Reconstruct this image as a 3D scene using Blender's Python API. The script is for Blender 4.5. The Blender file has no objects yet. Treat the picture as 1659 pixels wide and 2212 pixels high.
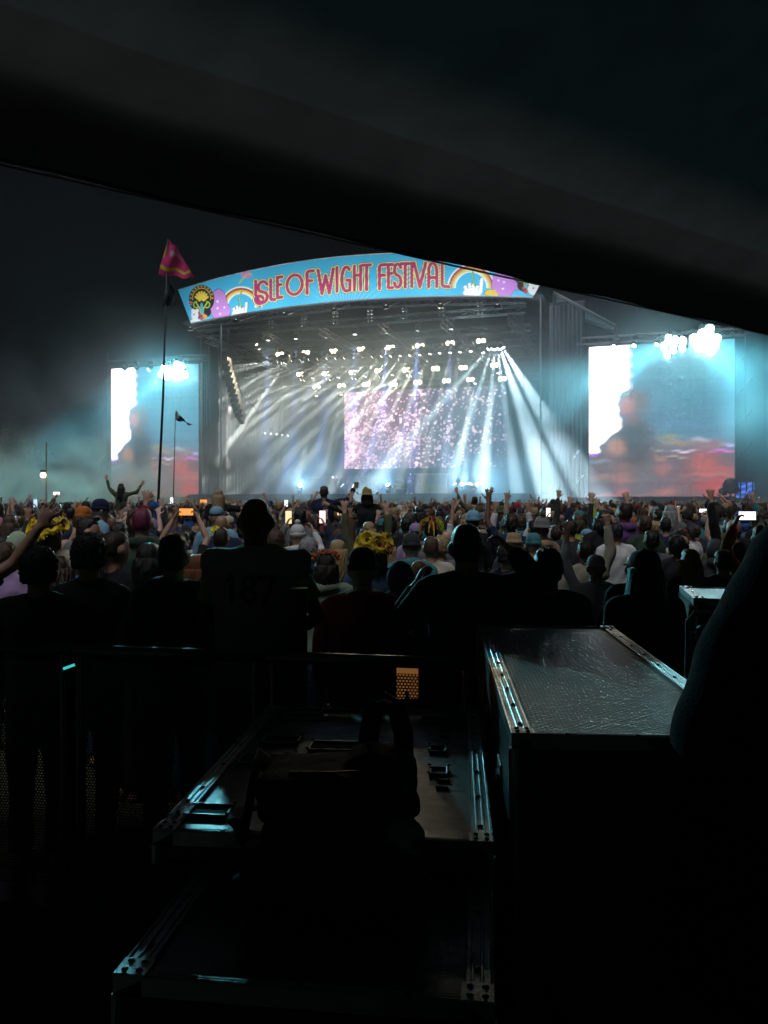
import bpy, bmesh, math, random
import numpy as np
from mathutils import Vector, Matrix, Quaternion
random.seed(7); np.random.seed(7)
C = bpy.context.scene.collection
R = math.radians

# ---------------------------------------------------------------- camera
# pixel coordinates below are those of the photograph scaled to 1659 x 2212
F, PW, PH, HOR, CAMH = 1726.0, 1659.0, 2212.0, 1085.0, 1.87
cd = bpy.data.cameras.new('camera'); cam = bpy.data.objects.new('camera', cd); C.objects.link(cam)
cam.location = (0, 0, CAMH); cam.rotation_euler = (R(90), 0, 0)
cd.sensor_width = 36; cd.lens = 36 * F / PH; cd.shift_y = (HOR - PH / 2) / PH
cd.clip_start = 0.05; cd.clip_end = 2000
bpy.context.scene.camera = cam

# ---------------------------------------------------------------- night sky, added fill light, exposure
world = bpy.data.worlds.new('World'); bpy.context.scene.world = world; world.use_nodes = True
wn = world.node_tree; wn.nodes.clear()
sky = wn.nodes.new('ShaderNodeTexSky'); sky.sky_type = 'NISHITA'; sky.sun_disc = False
sky.sun_elevation = R(68); sky.sun_rotation = R(170)
hsv = wn.nodes.new('ShaderNodeHueSaturation'); hsv.inputs['Saturation'].default_value = 0.45
bg = wn.nodes.new('ShaderNodeBackground'); bg.inputs['Strength'].default_value = 0.0004
wo = wn.nodes.new('ShaderNodeOutputWorld')
tint = wn.nodes.new('ShaderNodeMix'); tint.data_type = 'RGBA'; tint.blend_type = 'MULTIPLY'; tint.inputs['Factor'].default_value = 1; tint.inputs['B'].default_value = (1, .86, .98, 1)
wn.links.new(sky.outputs[0], hsv.inputs['Color']); wn.links.new(hsv.outputs[0], tint.inputs['A']); wn.links.new(tint.outputs['Result'], bg.inputs['Color']); wn.links.new(bg.outputs[0], wo.inputs['Surface'])
sun = bpy.data.lights.new('crowd_fill', 'SUN'); sun.energy = 1.15; sun.angle = R(35); sun.color = (0.97, 0.96, 1.0)  # fill lamp added for the crowd, no such source in view
suno = bpy.data.objects.new('crowd_fill', sun); C.objects.link(suno)
suno.rotation_euler = (R(22), 0, R(-12))      # added fill from behind and above, lighting the crowd's backs
sc = bpy.context.scene
sc.view_settings.view_transform = 'Standard'; sc.view_settings.look = 'None'
sc.view_settings.exposure = 0.0; sc.view_settings.gamma = 1.0; sc.view_settings.use_curve_mapping = False
sc.render.engine = 'CYCLES'
cy = sc.cycles
cy.use_denoising = True
try: cy.denoiser = 'OPENIMAGEDENOISE'
except Exception: pass
cy.max_bounces = 4; cy.diffuse_bounces = 1; cy.glossy_bounces = 3; cy.transmission_bounces = 2; cy.volume_bounces = 0
cy.transparent_max_bounces = 8; cy.sample_clamp_indirect = 2.0; cy.sample_clamp_direct = 0.0
cy.use_adaptive_sampling = True; cy.adaptive_threshold = 0.03
cy.use_light_tree = True; cy.caustics_reflective = False; cy.caustics_refractive = False
cy.volume_step_rate = 1.0; cy.volume_max_steps = 64

# ---------------------------------------------------------------- pixel <-> place helpers
def U(x): return (x - PW / 2) / F
def V(y): return (HOR - y) / F
def at(x, y, d): return Vector((U(x) * d, d, CAMH + V(y) * d))
TH = R(18.3); D0 = 66.0; CT, ST = math.cos(TH), math.sin(TH)
def S(s, w, h): return Vector((s * CT + w * ST, D0 - s * ST + w * CT, h))    # stage frame: along, behind the front, up
def ps(x, y, w):                                                        # pixel on the plane w metres behind the stage front
    u = U(x); z = (w + D0 * CT) / (CT + u * ST)
    return z * u * CT - (z - D0) * ST, CAMH + z * V(y)
def pS(x, y, w): s, h = ps(x, y, w); return S(s, w, h)
STAGE_RZ = -TH

# ---------------------------------------------------------------- materials
MATS = {}
def lin(c): return tuple(((v / 255) / 12.92 if v <= 10 else (((v / 255) + .055) / 1.055) ** 2.4) for v in c)
def mat(name, col, rough=.7, metal=0., var=.25, scale=8., bump=0., bscale=60., spec=.5, sheen=0.):
    if name in MATS: return MATS[name]
    m = bpy.data.materials.new(name); m.use_nodes = True; MATS[name] = m
    n = m.node_tree.nodes; l = m.node_tree.links; b = n['Principled BSDF']
    b.inputs['Roughness'].default_value = rough; b.inputs['Metallic'].default_value = metal
    b.inputs['Specular IOR Level'].default_value = spec
    if sheen: b.inputs['Sheen Weight'].default_value = sheen
    tc = n.new('ShaderNodeTexCoord')
    nz = n.new('ShaderNodeTexNoise'); nz.inputs['Scale'].default_value = scale; nz.inputs['Detail'].default_value = 4
    l.new(tc.outputs['Object'], nz.inputs['Vector'])
    mx = n.new('ShaderNodeMix'); mx.data_type = 'RGBA'
    mx.inputs['A'].default_value = tuple(max(0, c * (1 - var)) for c in col[:3]) + (1,)
    mx.inputs['B'].default_value = tuple(min(1, c * (1 + var)) for c in col[:3]) + (1,)
    l.new(nz.outputs['Fac'], mx.inputs['Factor']); l.new(mx.outputs['Result'], b.inputs['Base Color'])
    if bump:
        nb = n.new('ShaderNodeTexNoise'); nb.inputs['Scale'].default_value = bscale; nb.inputs['Detail'].default_value = 3
        l.new(tc.outputs['Object'], nb.inputs['Vector'])
        bp = n.new('ShaderNodeBump'); bp.inputs['Strength'].default_value = bump; bp.inputs['Distance'].default_value = .01
        l.new(nb.outputs['Fac'], bp.inputs['Height']); l.new(bp.outputs['Normal'], b.inputs['Normal'])
    return m
def glow(name, col, strength, sample=True):
    if name in MATS: return MATS[name]
    m = bpy.data.materials.new(name); m.use_nodes = True; MATS[name] = m
    n = m.node_tree.nodes; b = n['Principled BSDF']
    b.inputs['Base Color'].default_value = (.1, .1, .1, 1)
    b.inputs['Emission Color'].default_value = tuple(col) + (1,); b.inputs['Emission Strength'].default_value = strength
    if not sample: m.cycles.emission_sampling = 'NONE'
    return m
def print_mat(name, rough=.6, emit=0., sheen=0.):            # colours come from the mesh's print (a colour attribute)
    if name in MATS: return MATS[name]
    m = bpy.data.materials.new(name); m.use_nodes = True; MATS[name] = m
    n = m.node_tree.nodes; l = m.node_tree.links; b = n['Principled BSDF']; b.inputs['Roughness'].default_value = rough
    a = n.new('ShaderNodeVertexColor'); a.layer_name = 'print'
    if emit:
        b.inputs['Base Color'].default_value = (.02, .02, .02, 1)
        l.new(a.outputs['Color'], b.inputs['Emission Color']); b.inputs['Emission Strength'].default_value = emit
    else:
        l.new(a.outputs['Color'], b.inputs['Base Color'])
    return m

# ---------------------------------------------------------------- mesh builder
class MB:
    def __init__(s): s.v = []; s.f = []
    def add(s, vs, fs):
        o = len(s.v); s.v.extend([tuple(v) for v in vs]); s.f.extend([tuple(i + o for i in f) for f in fs]); return s
    def box(s, c, d, rz=0., m=None):
        x, y, z = (d[0] / 2, d[1] / 2, d[2] / 2)
        vs = [Vector((a, b, e)) for e in (-z, z) for a, b in ((-x, -y), (x, -y), (x, y), (-x, y))]
        M = m if m is not None else Matrix.Rotation(rz, 3, 'Z')
        return s.add([M @ v + Vector(c) for v in vs], [(3, 2, 1, 0), (4, 5, 6, 7), (0, 1, 5, 4), (1, 2, 6, 5), (2, 3, 7, 6), (3, 0, 4, 7)])
    def bar(s, a, b, r, r2=None, n=6, cap=True):
        return s.tube([a, b], [r, r2 if r2 is not None else r], n, cap)
    def tube(s, pts, rad, n=8, cap=True, flat=None):
        pts = [Vector(p) for p in pts]; vs = []; fs = []; k = len(pts)
        if not isinstance(rad, (list, tuple)): rad = [rad] * k
        up = None
        for i, p in enumerate(pts):
            t = (pts[min(i + 1, k - 1)] - pts[max(i - 1, 0)]).normalized()
            if up is None:
                up = t.orthogonal().normalized() if flat is None else Vector(flat).normalized()
            up = (up - t * up.dot(t)); up = up.normalized() if up.length > 1e-6 else t.orthogonal().normalized()
            sd = t.cross(up)
            ra = rad[i] if isinstance(rad[i], (list, tuple)) else (rad[i], rad[i])
            for j in range(n):
                a = 2 * math.pi * j / n
                vs.append(p + up * (math.cos(a) * ra[0]) + sd * (math.sin(a) * ra[1]))
        for i in range(k - 1):
            for j in range(n):
                a, b = i * n + j, i * n + (j + 1) % n
                fs.append((a, b, b + n, a + n))
        if cap: fs.append(tuple(range(n - 1, -1, -1))); fs.append(tuple((k - 1) * n + j for j in range(n)))
        return s.add(vs, fs)
    def ell(s, c, r, nu=12, nv=8, m=None, fn=None):
        c = Vector(c); vs = []; fs = []
        for i in range(1, nv):
            ph = math.pi * i / nv
            for j in range(nu):
                a = 2 * math.pi * j / nu
                d = Vector((math.sin(ph) * math.cos(a), math.sin(ph) * math.sin(a), math.cos(ph)))
                k = fn(d) if fn else 1.
                v = Vector((d.x * r[0], d.y * r[1], d.z * r[2])) * k
                vs.append((m @ v if m is not None else v) + c)
        for sg in (1, -1):
            k = fn(Vector((0, 0, sg))) if fn else 1.
            v = Vector((0, 0, sg * r[2] * k)); vs.append((m @ v if m is not None else v) + c)
        T, B = len(vs) - 2, len(vs) - 1
        for j in range(nu):
            q = (j + 1) % nu
            fs.append((T, j, q)); fs.append((B, (nv - 2) * nu + q, (nv - 2) * nu + j))
            for i in range(nv - 2): fs.append((i * nu + j, (i + 1) * nu + j, (i + 1) * nu + q, i * nu + q))
        return s.add(vs, fs)
    def loft(s, rings, n=16, cap=True):          # rings: (cx, cy, z, rx, ry) stacked along z
        vs = []; fs = []; k = len(rings)
        for (cx, cy_, z, rx, ry) in rings:
            for j in range(n):
                a = 2 * math.pi * j / n; vs.append((cx + rx * math.cos(a), cy_ + ry * math.sin(a), z))
        for i in range(k - 1):
            for j in range(n):
                a, b = i * n + j, i * n + (j + 1) % n; fs.append((a, b, b + n, a + n))
        if cap: fs.append(tuple(range(n - 1, -1, -1))); fs.append(tuple((k - 1) * n + j for j in range(n)))
        return s.add(vs, fs)
    def prism(s, poly, z0, z1, m=None, o=(0, 0, 0)):
        n = len(poly); vs = [Vector((x, y, z)) for z in (z0, z1) for x, y in poly]
        if m is not None: vs = [m @ v for v in vs]
        vs = [v + Vector(o) for v in vs]
        return s.add(vs, [tuple(range(n - 1, -1, -1)), tuple(range(n, 2 * n))] + [(i, (i + 1) % n, n + (i + 1) % n, n + i) for i in range(n)])
    def mesh(s, name, smooth=False):
        me = bpy.data.meshes.new(name); me.from_pydata(s.v, [], s.f); me.update()
        if smooth: me.polygons.foreach_set('use_smooth', [True] * len(me.polygons))
        return me
    def build(s, name, m=None, parent=None, smooth=False, bevel=0., loc=None):
        me = s.mesh(name, smooth)
        return link(name, me, m, parent, bevel, loc)
def link(name, me, m=None, parent=None, bevel=0., loc=None):
    o = bpy.data.objects.new(name, me); C.objects.link(o)
    if m is not None: me.materials.append(m)
    if parent is not None: o.parent = parent
    if loc is not None: o.location = loc
    if bevel:
        b = o.modifiers.new('bevel', 'BEVEL'); b.width = bevel; b.segments = 2; b.limit_method = 'ANGLE'
    return o
def empty(name, loc=(0, 0, 0), rz=0.):
    o = bpy.data.objects.new(name, None); C.objects.link(o); o.location = loc; o.rotation_euler = (0, 0, rz); o.empty_display_size = .1
    return o
def tag(o, label=None, cat=None, group=None, kind=None):
    if label: o['label'] = label
    if cat: o['category'] = cat
    if group: o['group'] = group
    if kind: o['kind'] = kind
    return o
def copy_tree(o, parent=None):
    c = o.copy(); C.objects.link(c); c.parent = parent
    for ch in list(o.children): copy_tree(ch, c)
    return c
def lights_off(o): o.visible_camera = True; return o
def grid_print(name, fn, pt, nx, ny, m, parent=None):
    """a flat printed or lit sheet: pt(u, v) -> place, fn(U, V) -> rgb arrays, u and v from 0 to 1"""
    us = np.linspace(0, 1, nx + 1); vs = np.linspace(0, 1, ny + 1); UU, VV = np.meshgrid(us, vs)
    P = [pt(u, v) for u, v in zip(UU.ravel(), VV.ravel())]
    i = np.arange(nx * ny); r, c = i // nx, i % nx; a = r * (nx + 1) + c
    fs = np.stack([a, a + 1, a + nx + 2, a + nx + 1], 1)
    me = bpy.data.meshes.new(name); me.from_pydata(P, [], fs.tolist()); me.update()
    col = np.clip(np.stack(fn(UU, VV), -1).reshape(-1, 3), 0, None)
    at_ = me.color_attributes.new('print', 'FLOAT_COLOR', 'POINT')
    at_.data.foreach_set('color', np.concatenate([col, np.ones((len(col), 1))], 1).astype(np.float32).ravel())
    return link(name, me, m, parent)
def truss(mb, a, b, size=.45, up=(0, 0, 1), r=.03, step=None):
    """lattice box truss from a to b"""
    a, b = Vector(a), Vector(b); t = (b - a); L = t.length; t.normalize(); up = Vector(up); up = (up - t * up.dot(t)).normalized(); sd = t.cross(up)
    cs = [(up * i + sd * j) * (size / 2) for i, j in ((1, 1), (1, -1), (-1, -1), (-1, 1))]
    for c in cs: mb.bar(a + c, b + c, r, n=5)
    n = max(2, int(L / (step or size * 1.15)))
    for k in range(4):
        c, d = cs[k], cs[(k + 1) % 4]
        for i in range(n):
            p, q = a + t * (L * i / n), a + t * (L * (i + 1) / n)
            mb.bar(p + (c if i % 2 else d), q + (d if i % 2 else c), r * .55, n=3, cap=False)
    return mb
# ================================================================ ground and sky
M_black = mat('black_drape', (.006, .006, .007), 1., var=.4, scale=1.5, bump=.3, bscale=3, spec=.03)
M_truss = mat('aluminium_truss', (.13, .135, .14), .45, .9, var=.2)
M_steel = mat('dark_steel', (.06, .06, .065), .45, .7)
M_matt = mat('matt_black_metal', (.02, .02, .022), .5, .3)
gm = mat('trampled_grass', (.035, .04, .02), .95, var=.6, scale=1.2, bump=.6, bscale=30)
g = MB(); N = 24
g.add([(-900 + 1800 * i / N, -400 + 1800 * j / N, 0) for j in range(N + 1) for i in range(N + 1)],
      [(j * (N + 1) + i, j * (N + 1) + i + 1, (j + 1) * (N + 1) + i + 1, (j + 1) * (N + 1) + i) for j in range(N) for i in range(N)])
tag(g.build('ground', gm), kind='structure')

# ================================================================ the stage
DECK = CAMH + .70
SC = -3.0                                    # centre of the stage along its front
stage = empty('festival_stage', S(SC, 0, 0)); tag(stage, 'huge open-air festival stage with black drapes, truss roof and smoke-filled interior', 'stage')
def sb(name, m, mb, **k):
    o = mb.build(name, m, None, **k); o.parent = stage; o.matrix_parent_inverse = Matrix.Translation(-S(SC, 0, 0)); return o
ROT = Matrix.Rotation(STAGE_RZ, 3, 'Z')
def sbox(mb, s0, s1, w0, w1, h0, h1):
    mb.box(S((s0 + s1) / 2, (w0 + w1) / 2, (h0 + h1) / 2), (s1 - s0, w1 - w0, h1 - h0), m=ROT); return mb
m_deck = mat('stage_deck', (.03, .03, .032), .35, var=.3, scale=3)
sb('deck', m_deck, sbox(MB(), -18.0, 11.8, -1.0, 19, DECK - .3, DECK))
sb('front_skirt', M_black, sbox(MB(), -18.0, 11.8, -.8, -.6, 0, DECK - .302))
sb('back_drape', M_black, sbox(MB(), -18.4, 12.2, 18.6, 18.9, DECK + .004, 17.5))
for s_, nm in ((-18.4, 'side_drape'), (12.0, 'side_drape')):
    # pleated cloth, one sheet
    mb = MB(); n = 60
    vs = []
    for h in (DECK, 17.4):
        for i in range(n + 1): vs.append(S(s_ + .12 * math.sin(i * 1.9), 6.5 + 11.9 * i / n, h))
    mb.add(vs, [(i, i + 1, n + 2 + i, n + 1 + i) for i in range(n)])
    sb(nm, M_black, mb, smooth=True)
# front corner masts and the pale mast on the right
for (x, yt, yb) in ((1168, 640, 1075), (478, 700, 1075)):
    s1, _ = ps(x, yt, -.4); _, h1 = ps(x, yt, -.4)
    sb('front_mast', mat('pale_steel', (.4, .42, .43), .4, .6), MB().bar(S(s1, -.4, 0), S(s1, -.4, h1), .07))
# roof skin above the rig
mb = MB(); n = 20; vs = []
for w_ in (-.5, 19):
    for i in range(n + 1):
        a = i / n; s_ = -19 + 32 * a; vs.append(S(s_, w_, 17.9 + 2.6 * math.sin(math.pi * a) * (1 if w_ < 5 else .8)))
mb.add(vs, [(i + 1, i, n + 1 + i, n + 2 + i) for i in range(n)])
sb('roof_skin', mat('roof_tarpaulin', (.02, .02, .024), .8), mb, smooth=True)
# roof trusses: five across, six running back
for (w_, h_) in ((.3, 17.0), (3.2, 16.2), (6.2, 15.6), (9.2, 14.6), (12.5, 13.6)):
    sb('roof_truss', M_truss, truss(MB(), S(-17.8, w_, h_), S(11.6, w_, h_), .55, r=.035, step=.9))
for s_ in (-16.6, -11, -5.6, -.4, 5, 10.4):
    sb('roof_truss', M_truss, truss(MB(), S(s_, .0, 16.4), S(s_, 17, 16.0), .5, r=.035, step=.9))
for s_, w_ in ((-17.6, .6), (11.4, .6), (-17.6, 17.5), (11.4, 17.5)):
    sb('tower', M_truss, truss(MB(), S(s_, w_, DECK), S(s_, w_, 16.8), .6, r=.04, step=.9))
# sagging cables in the roof and the hoist chains
for k in range(14):
    s0 = -16 + k * 2.0 + random.uniform(-.5, .5); w_ = random.choice((.5, 3.2, 6.2)); h0 = random.uniform(15.2, 16.4)
    pts = [S(s0 + 2.4 * i / 8, w_ - .3, h0 - .5 * math.sin(math.pi * i / 8) - .1 * i / 8) for i in range(9)]
    sb('cable', M_matt, MB().tube(pts, .03, 4))

# ---------------------------------------------------------------- the fascia banner, its print computed as flat artwork
def seg(X, Y, a, b):
    ax, ay = a; bx, by = b; dx, dy = bx - ax, by - ay; L = dx * dx + dy * dy + 1e-12
    t = np.clip(((X - ax) * dx + (Y - ay) * dy) / L, 0, 1)
    return np.hypot(X - ax - t * dx, Y - ay - t * dy)
def poly_d(X, Y, pts):
    d = np.full(X.shape, 1e3)
    for a, b in zip(pts[:-1], pts[1:]): d = np.minimum(d, seg(X, Y, a, b))
    return d
def arc(cx, cy_, rx, ry, a0, a1, n=18): return [(cx + rx * math.cos(R(a0 + (a1 - a0) * i / n)), cy_ + ry * math.sin(R(a0 + (a1 - a0) * i / n))) for i in range(n + 1)]
GLY = {  # strokes in a box one unit wide and one unit high
 'I': [[(.5, 0), (.5, 1)]],
 'S': [arc(.5, .76, .42, .24, 20, 180) + arc(.5, .76, .42, .24, 180, 265) + arc(.5, .25, .42, .25, 80, -90) + arc(.5, .25, .42, .25, -90, -165)],
 'L': [[(.2, 1), (.2, .1), (.3, .02), (.95, 0)]],
 'E': [[(.2, 0), (.2, 1)], [(.2, 1), (.95, 1)], [(.2, .62), (.8, .62)], [(.2, 0), (.95, 0)]],
 'O': [arc(.5, .5, .46, .48, 0, 360, 30)],
 'F': [[(.25, 0), (.25, .9)], arc(.5, .82, .3, .18, 190, 90) + [(1, 1.)], [(.25, .56), (.8, .56)]],
 'W': [[(0, 1), (.26, 0), (.5, .75), (.74, 0), (1, 1)]],
 'G': [arc(.55, .5, .45, .5, 50, 270) + [(.9, .03), (.9, .45), (.6, .45)]],
 'H': [[(.12, 0), (.12, 1)], [(.88, 0), (.88, 1)], [(.12, .62), (.88, .62)]],
 'T': [[(.5, 0), (.5, 1)], [(.0, 1), (1., 1)]],
 'V': [[(0, 1), (.5, 0), (1, 1)]],
 'A': [[(.1, 0), (.1, .62)] + arc(.5, .62, .4, .38, 180, 0) + [(.9, .62), (.9, 0)], [(.1, .38), (.9, .38)]],
}
# letter boxes: x from / to and y top / bottom, measured on the photograph's enlarged banner crop
TXT = [('I', 402, 416, 158, 212), ('S', 416, 458, 160, 243), ('L', 464, 486, 152, 232), ('E', 490, 514, 142, 222),
       ('O', 530, 596, 132, 212), ('F', 604, 638, 118, 206), ('W', 656, 716, 112, 206), ('I', 724, 738, 104, 198), ('G', 746, 786, 102, 197),
       ('H', 796, 828, 98, 193), ('T', 832, 864, 94, 192), ('F', 890, 926, 94, 188), ('E', 930, 952, 92, 184), ('S', 956, 986, 90, 182),
       ('T', 986, 1016, 88, 181), ('I', 1020, 1034, 87, 180), ('V', 1036, 1082, 86, 180), ('A', 1090, 1130, 86, 180), ('L', 1140, 1176, 86, 180)]
def z1(x, y): return (600 + .9946 * x) / 1.8228, (950 + .994 * y) / 1.8228
BW = -1.6
sL, hLt = ps(385, 628, BW); sLb, hLb = ps(412, 700, BW); sRt, hRt = ps(1192, 566, BW); sRb, hRb = ps(1152, 641, BW)
tops = [ps(x, y, BW) for x, y in ((385, 628), (550, 580), (780, 555), (930, 547), (1060, 552), (1192, 568))]
bots = [ps(x, y, BW) for x, y in ((412, 700), (550, 668), (780, 650), (960, 639), (1060, 638), (1152, 641))]
tc_ = np.polyfit([p[0] for p in tops], [p[1] for p in tops], 2); bc_ = np.polyfit([p[0] for p in bots], [p[1] for p in bots], 2)
def ban(u, v):
    s0 = sLb + (sRb - sLb) * u; s1 = sL + (sRt - sL) * u
    h0 = np.polyval(bc_, s0); h1 = np.polyval(tc_, s1)
    return S(s0 + (s1 - s0) * v, BW, h0 + (h1 - h0) * v)
# work in the crop's own pixels so that the print is measured, not guessed
def ban_crop(UU, VV):
    s0 = sLb + (sRb - sLb) * UU; s1 = sL + (sRt - sL) * UU; h0 = np.polyval(bc_, s0); h1 = np.polyval(tc_, s1)
    s = s0 + (s1 - s0) * VV; h = h0 + (h1 - h0) * VV
    x = s * CT + BW * ST; y = D0 - s * ST + BW * CT
    px = x / y * F + PW / 2; py = HOR - (h - CAMH) / y * F
    return (px * 1.8228 - 600) / .9946, (py * 1.8228 - 950) / .994
def over(col, c, a):
    for i in range(3): col[i] = col[i] * (1 - a) + c[i] * a
def cov(d, w=1.2): return np.clip(.5 - d / w, 0, 1)
INK, YEL, PNK, WHT = (.02, .015, .04), (.78, .78, .30), (.46, .03, .16), (.80, .82, .85)
def banner_fn(UU, VV):
    X, Y = ban_crop(UU, VV)
    col = [np.full(X.shape, c) for c in (.055, .44, .70)]
    ang = np.arctan2(Y - 300, X - 770); ray = np.clip(np.sin(ang * 46) * 3, 0, 1) * np.clip(1 - np.abs(Y - 215) / 60, 0, 1) * np.clip(1 - np.abs(X - 770) / 170, 0, 1)
    over(col, (.30, .66, .80), ray * .6)
    def disc(cx, cy_, rx, ry, c, ink=True):
        d = (np.hypot((X - cx) / rx, (Y - cy_) / ry) - 1) * min(rx, ry)
        if ink: over(col, INK, cov(d - 1.3))
        over(col, c, cov(d))
    def stroke(pts, w, c, ink=0.):
        d = poly_d(X, Y, pts)
        if ink: over(col, INK, cov(d - w / 2 - ink))
        over(col, c, cov(d - w / 2))
    def star(cx, cy_, r):
        a = np.arctan2(Y - cy_, X - cx); rr = np.hypot(X - cx, Y - cy_)
        over(col, WHT, cov(rr - r * (.62 + .38 * np.cos(5 * a + 1.57))))
    for ox, oy in ((0, 0), (1, 0)):
        if ox == 0: dx = lambda x: x; dy = lambda y: y
        # the emblems stand at both ends: the same drawing shifted
        sx, sy = (0, 0) if ox == 0 else (1278, -90)
        # rainbow behind the hand
        cx, cy_ = (352, 262) if ox == 0 else (1262, 185)
        for k, c in enumerate(((.80, .80, .75), (.30, .02, .03), (.72, .28, .03), (.75, .62, .12), (.80, .80, .75))):
            rr = 80 - 6 * k if ox == 0 else 92 - 7 * k
            m_ = (np.abs(np.hypot(X - cx, Y - cy_) - rr) - 3.2)
            over(col, c, cov(m_) * (Y < cy_))
        # lilac splash with stars
        if ox == 0:
            disc(262, 252, 34, 62, (.50, .22, .60)); disc(285, 275, 24, 32, (.50, .22, .60)); over(col, (.50, .22, .60), cov((np.hypot((X - 262) / 33, (Y - 252) / 61) - 1) * 33))
            for p in ((258, 238, 6), (258, 265, 6), (268, 288, 6), (285, 262, 5)): star(*p)
        else:
            disc(1390, 170, 46, 55, (.46, .20, .58)); disc(1430, 150, 50, 45, (.46, .20, .58)); disc(1345, 205, 30, 14, (.62, .42, .05)); over(col, (.46, .20, .58), cov((np.hypot((X - 1395) / 45, (Y - 165) / 54) - 1) * 45))
            for p in ((1370, 155, 6), (1392, 162, 6), (1388, 188, 6), (1412, 130, 6)): star(*p)
        # the hand
        hx, hy = (345, 262) if ox == 0 else (1268, 175)
        k = .8 if ox == 0 else 1.05
        for q in ((-28, 6, 9, 26, .35), (-12, -4, 9, 30, .15), (4, -2, 9, 28, -.1), (18, 6, 9, 24, -.35)):
            x0, y0 = hx + q[0] * k, hy + q[1] * k
            stroke([(x0, y0), (x0 + math.sin(q[4]) * 26 * k, y0 + 26 * k)], 13 * k, WHT, 1.2)
        disc(hx - 2 * k, hy + 28 * k, 34 * k, 18 * k, WHT, False)
        stroke([(hx + 34 * k, hy - 22 * k), (hx + 30 * k, hy + 24 * k)], 13 * k, WHT, 1.2)
        # green stem and pink flower
        stroke([(hx + 8 * k, hy), (hx - 2 * k, hy - 40 * k), (hx + 10 * k, hy - 78 * k)], 5 * k, (.30, .55, .06), .8)
        if ox == 0:
            for a in range(5): disc(372 + 12 * math.cos(a * 1.257), 132 + 9 * math.sin(a * 1.257), 10, 8, (.62, .22, .55), False)
            stroke([(345, 165), (372, 132), (392, 128)], 5, (.45, .62, .08))
        # peacock flower: black disc, ochre studs and fan, green scrolls
        px_, py_ = (195, 225) if ox == 0 else (1478, 120)
        disc(px_, py_ + 4, 50, 56, (.012, .012, .015), False); disc(px_ + 2, py_ + 55, 36, 26, (.012, .012, .015), False)
        for a in range(11):
            t = R(180 + 18 * a); disc(px_ + 43 * math.cos(t), py_ + 47 * math.sin(t), 3.2, 3.2, (.70, .42, .04), False)
        d = np.abs(np.hypot((X - px_) / 36, (Y - py_) / 39) - 1) * 36 - 1.4; over(col, (.70, .45, .05), cov(d) * (Y < py_ + 8))
        for a in range(7):
            t = R(198 + 24 * a); stroke([(px_ + 8 * math.cos(t), py_ + 12 + 8 * math.sin(t)), (px_ + 25 * math.cos(t), py_ + 4 + 28 * math.sin(t))], 8, (.80, .60, .06))
        for sg in (-1, 1):
            stroke(arc(px_ + sg * 20, py_ + 26, 12, 12, -90, 200 * sg - 90), 5, (.30, .50, .05))
            stroke([(px_ + sg * 4, py_ + 62), (px_ + sg * 8, py_ + 40), (px_ + sg * 22, py_ + 18)], 5, (.42, .58, .06))
        disc(px_, py_ + 40, 6, 22, (.10, .38, .55), False)
        for q in ((-8, 66, (.55, .05, .06)), (10, 70, (.65, .33, .05)), (0, 80, (.55, .05, .06)), (2, 60, (.12, .40, .60))): disc(px_ + q[0], py_ + q[1], 7, 7, q[2], False)
        if ox == 0:
            disc(168, 292, 14, 22, WHT, False); disc(160, 275, 6, 8, WHT, False); disc(178, 275, 6, 8, WHT, False); disc(165, 290, 3, 3, INK, False); disc(172, 318, 22, 10, WHT, False)
            star(150, 245, 9); over(col, (.55, .03, .05), cov(np.hypot(X - 150, Y - 245) - 6)); disc(210, 300, 8, 8, (.65, .33, .05), False)
        else:
            disc(1512, 190, 26, 24, WHT, False); disc(1498, 170, 9, 10, WHT, False); disc(1526, 172, 9, 10, WHT, False); disc(1508, 186, 3, 3, INK, False); disc(1530, 205, 10, 10, WHT, False)
    # the lettering, four passes: ink, yellow, ink, pink
    ds = np.full(X.shape, 99.)
    for ch, x0, x1, y0, y1 in TXT:
        lean = (x0 + x1) / 2
        sl = -(.16 - .16 * (lean - 400) / 700)           # the baseline climbs less to the right
        for st in GLY[ch]:
            pts = [(x0 + px_ * (x1 - x0) + (0), y1 - py_ * (y1 - y0) + sl * (px_ - .5) * (x1 - x0)) for px_, py_ in st]
            ds = np.minimum(ds, poly_d(X, Y, pts))
    # the looped tail of the S under the small I
    ds = np.minimum(ds, poly_d(X, Y, arc(424, 232, 16, 15, 20, 330)))
    over(col, INK, cov(ds - 11.2)); over(col, YEL, cov(ds - 9.6)); over(col, INK, cov(ds - 6.2)); over(col, PNK, cov(ds - 4.9))
    return col
bn = empty('fascia_banner', ban(.5, 0)); tag(bn, 'arched sky blue fascia banner across stage roof reading ISLE OF WIGHT FESTIVAL in pink', 'banner')
inv = Matrix.Translation(-ban(.5, 0))
o = grid_print('printed_sheet', banner_fn, ban, 620, 84, print_mat('banner_print', .55)); o.parent = bn; o.matrix_parent_inverse = inv
mb = MB(); K = 40
for v, r in ((-.012, .07), (1.012, .05)):
    mb.tube([ban(i / K, v) + S(0, .03, 0) - S(0, 0, 0) for i in range(K + 1)], r, 5)
o = mb.build('edge_rail', mat('rail_grey', (.25, .27, .28), .4, .8), bn); o.matrix_parent_inverse = inv
mb = MB()
for i in range(K):
    a0, a1, b0, b1 = (ban(i / K, -.0), ban((i + 1) / K, -.0), ban(i / K, 1.0), ban((i + 1) / K, 1.0))
    dv = S(0, .25, 0) - S(0, 0, 0)
    mb.add([a0 + dv, a1 + dv, b1 + dv, b0 + dv], [(1, 0, 3, 2)])
o = mb.build('backing', M_black, bn); o.matrix_parent_inverse = inv
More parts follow.
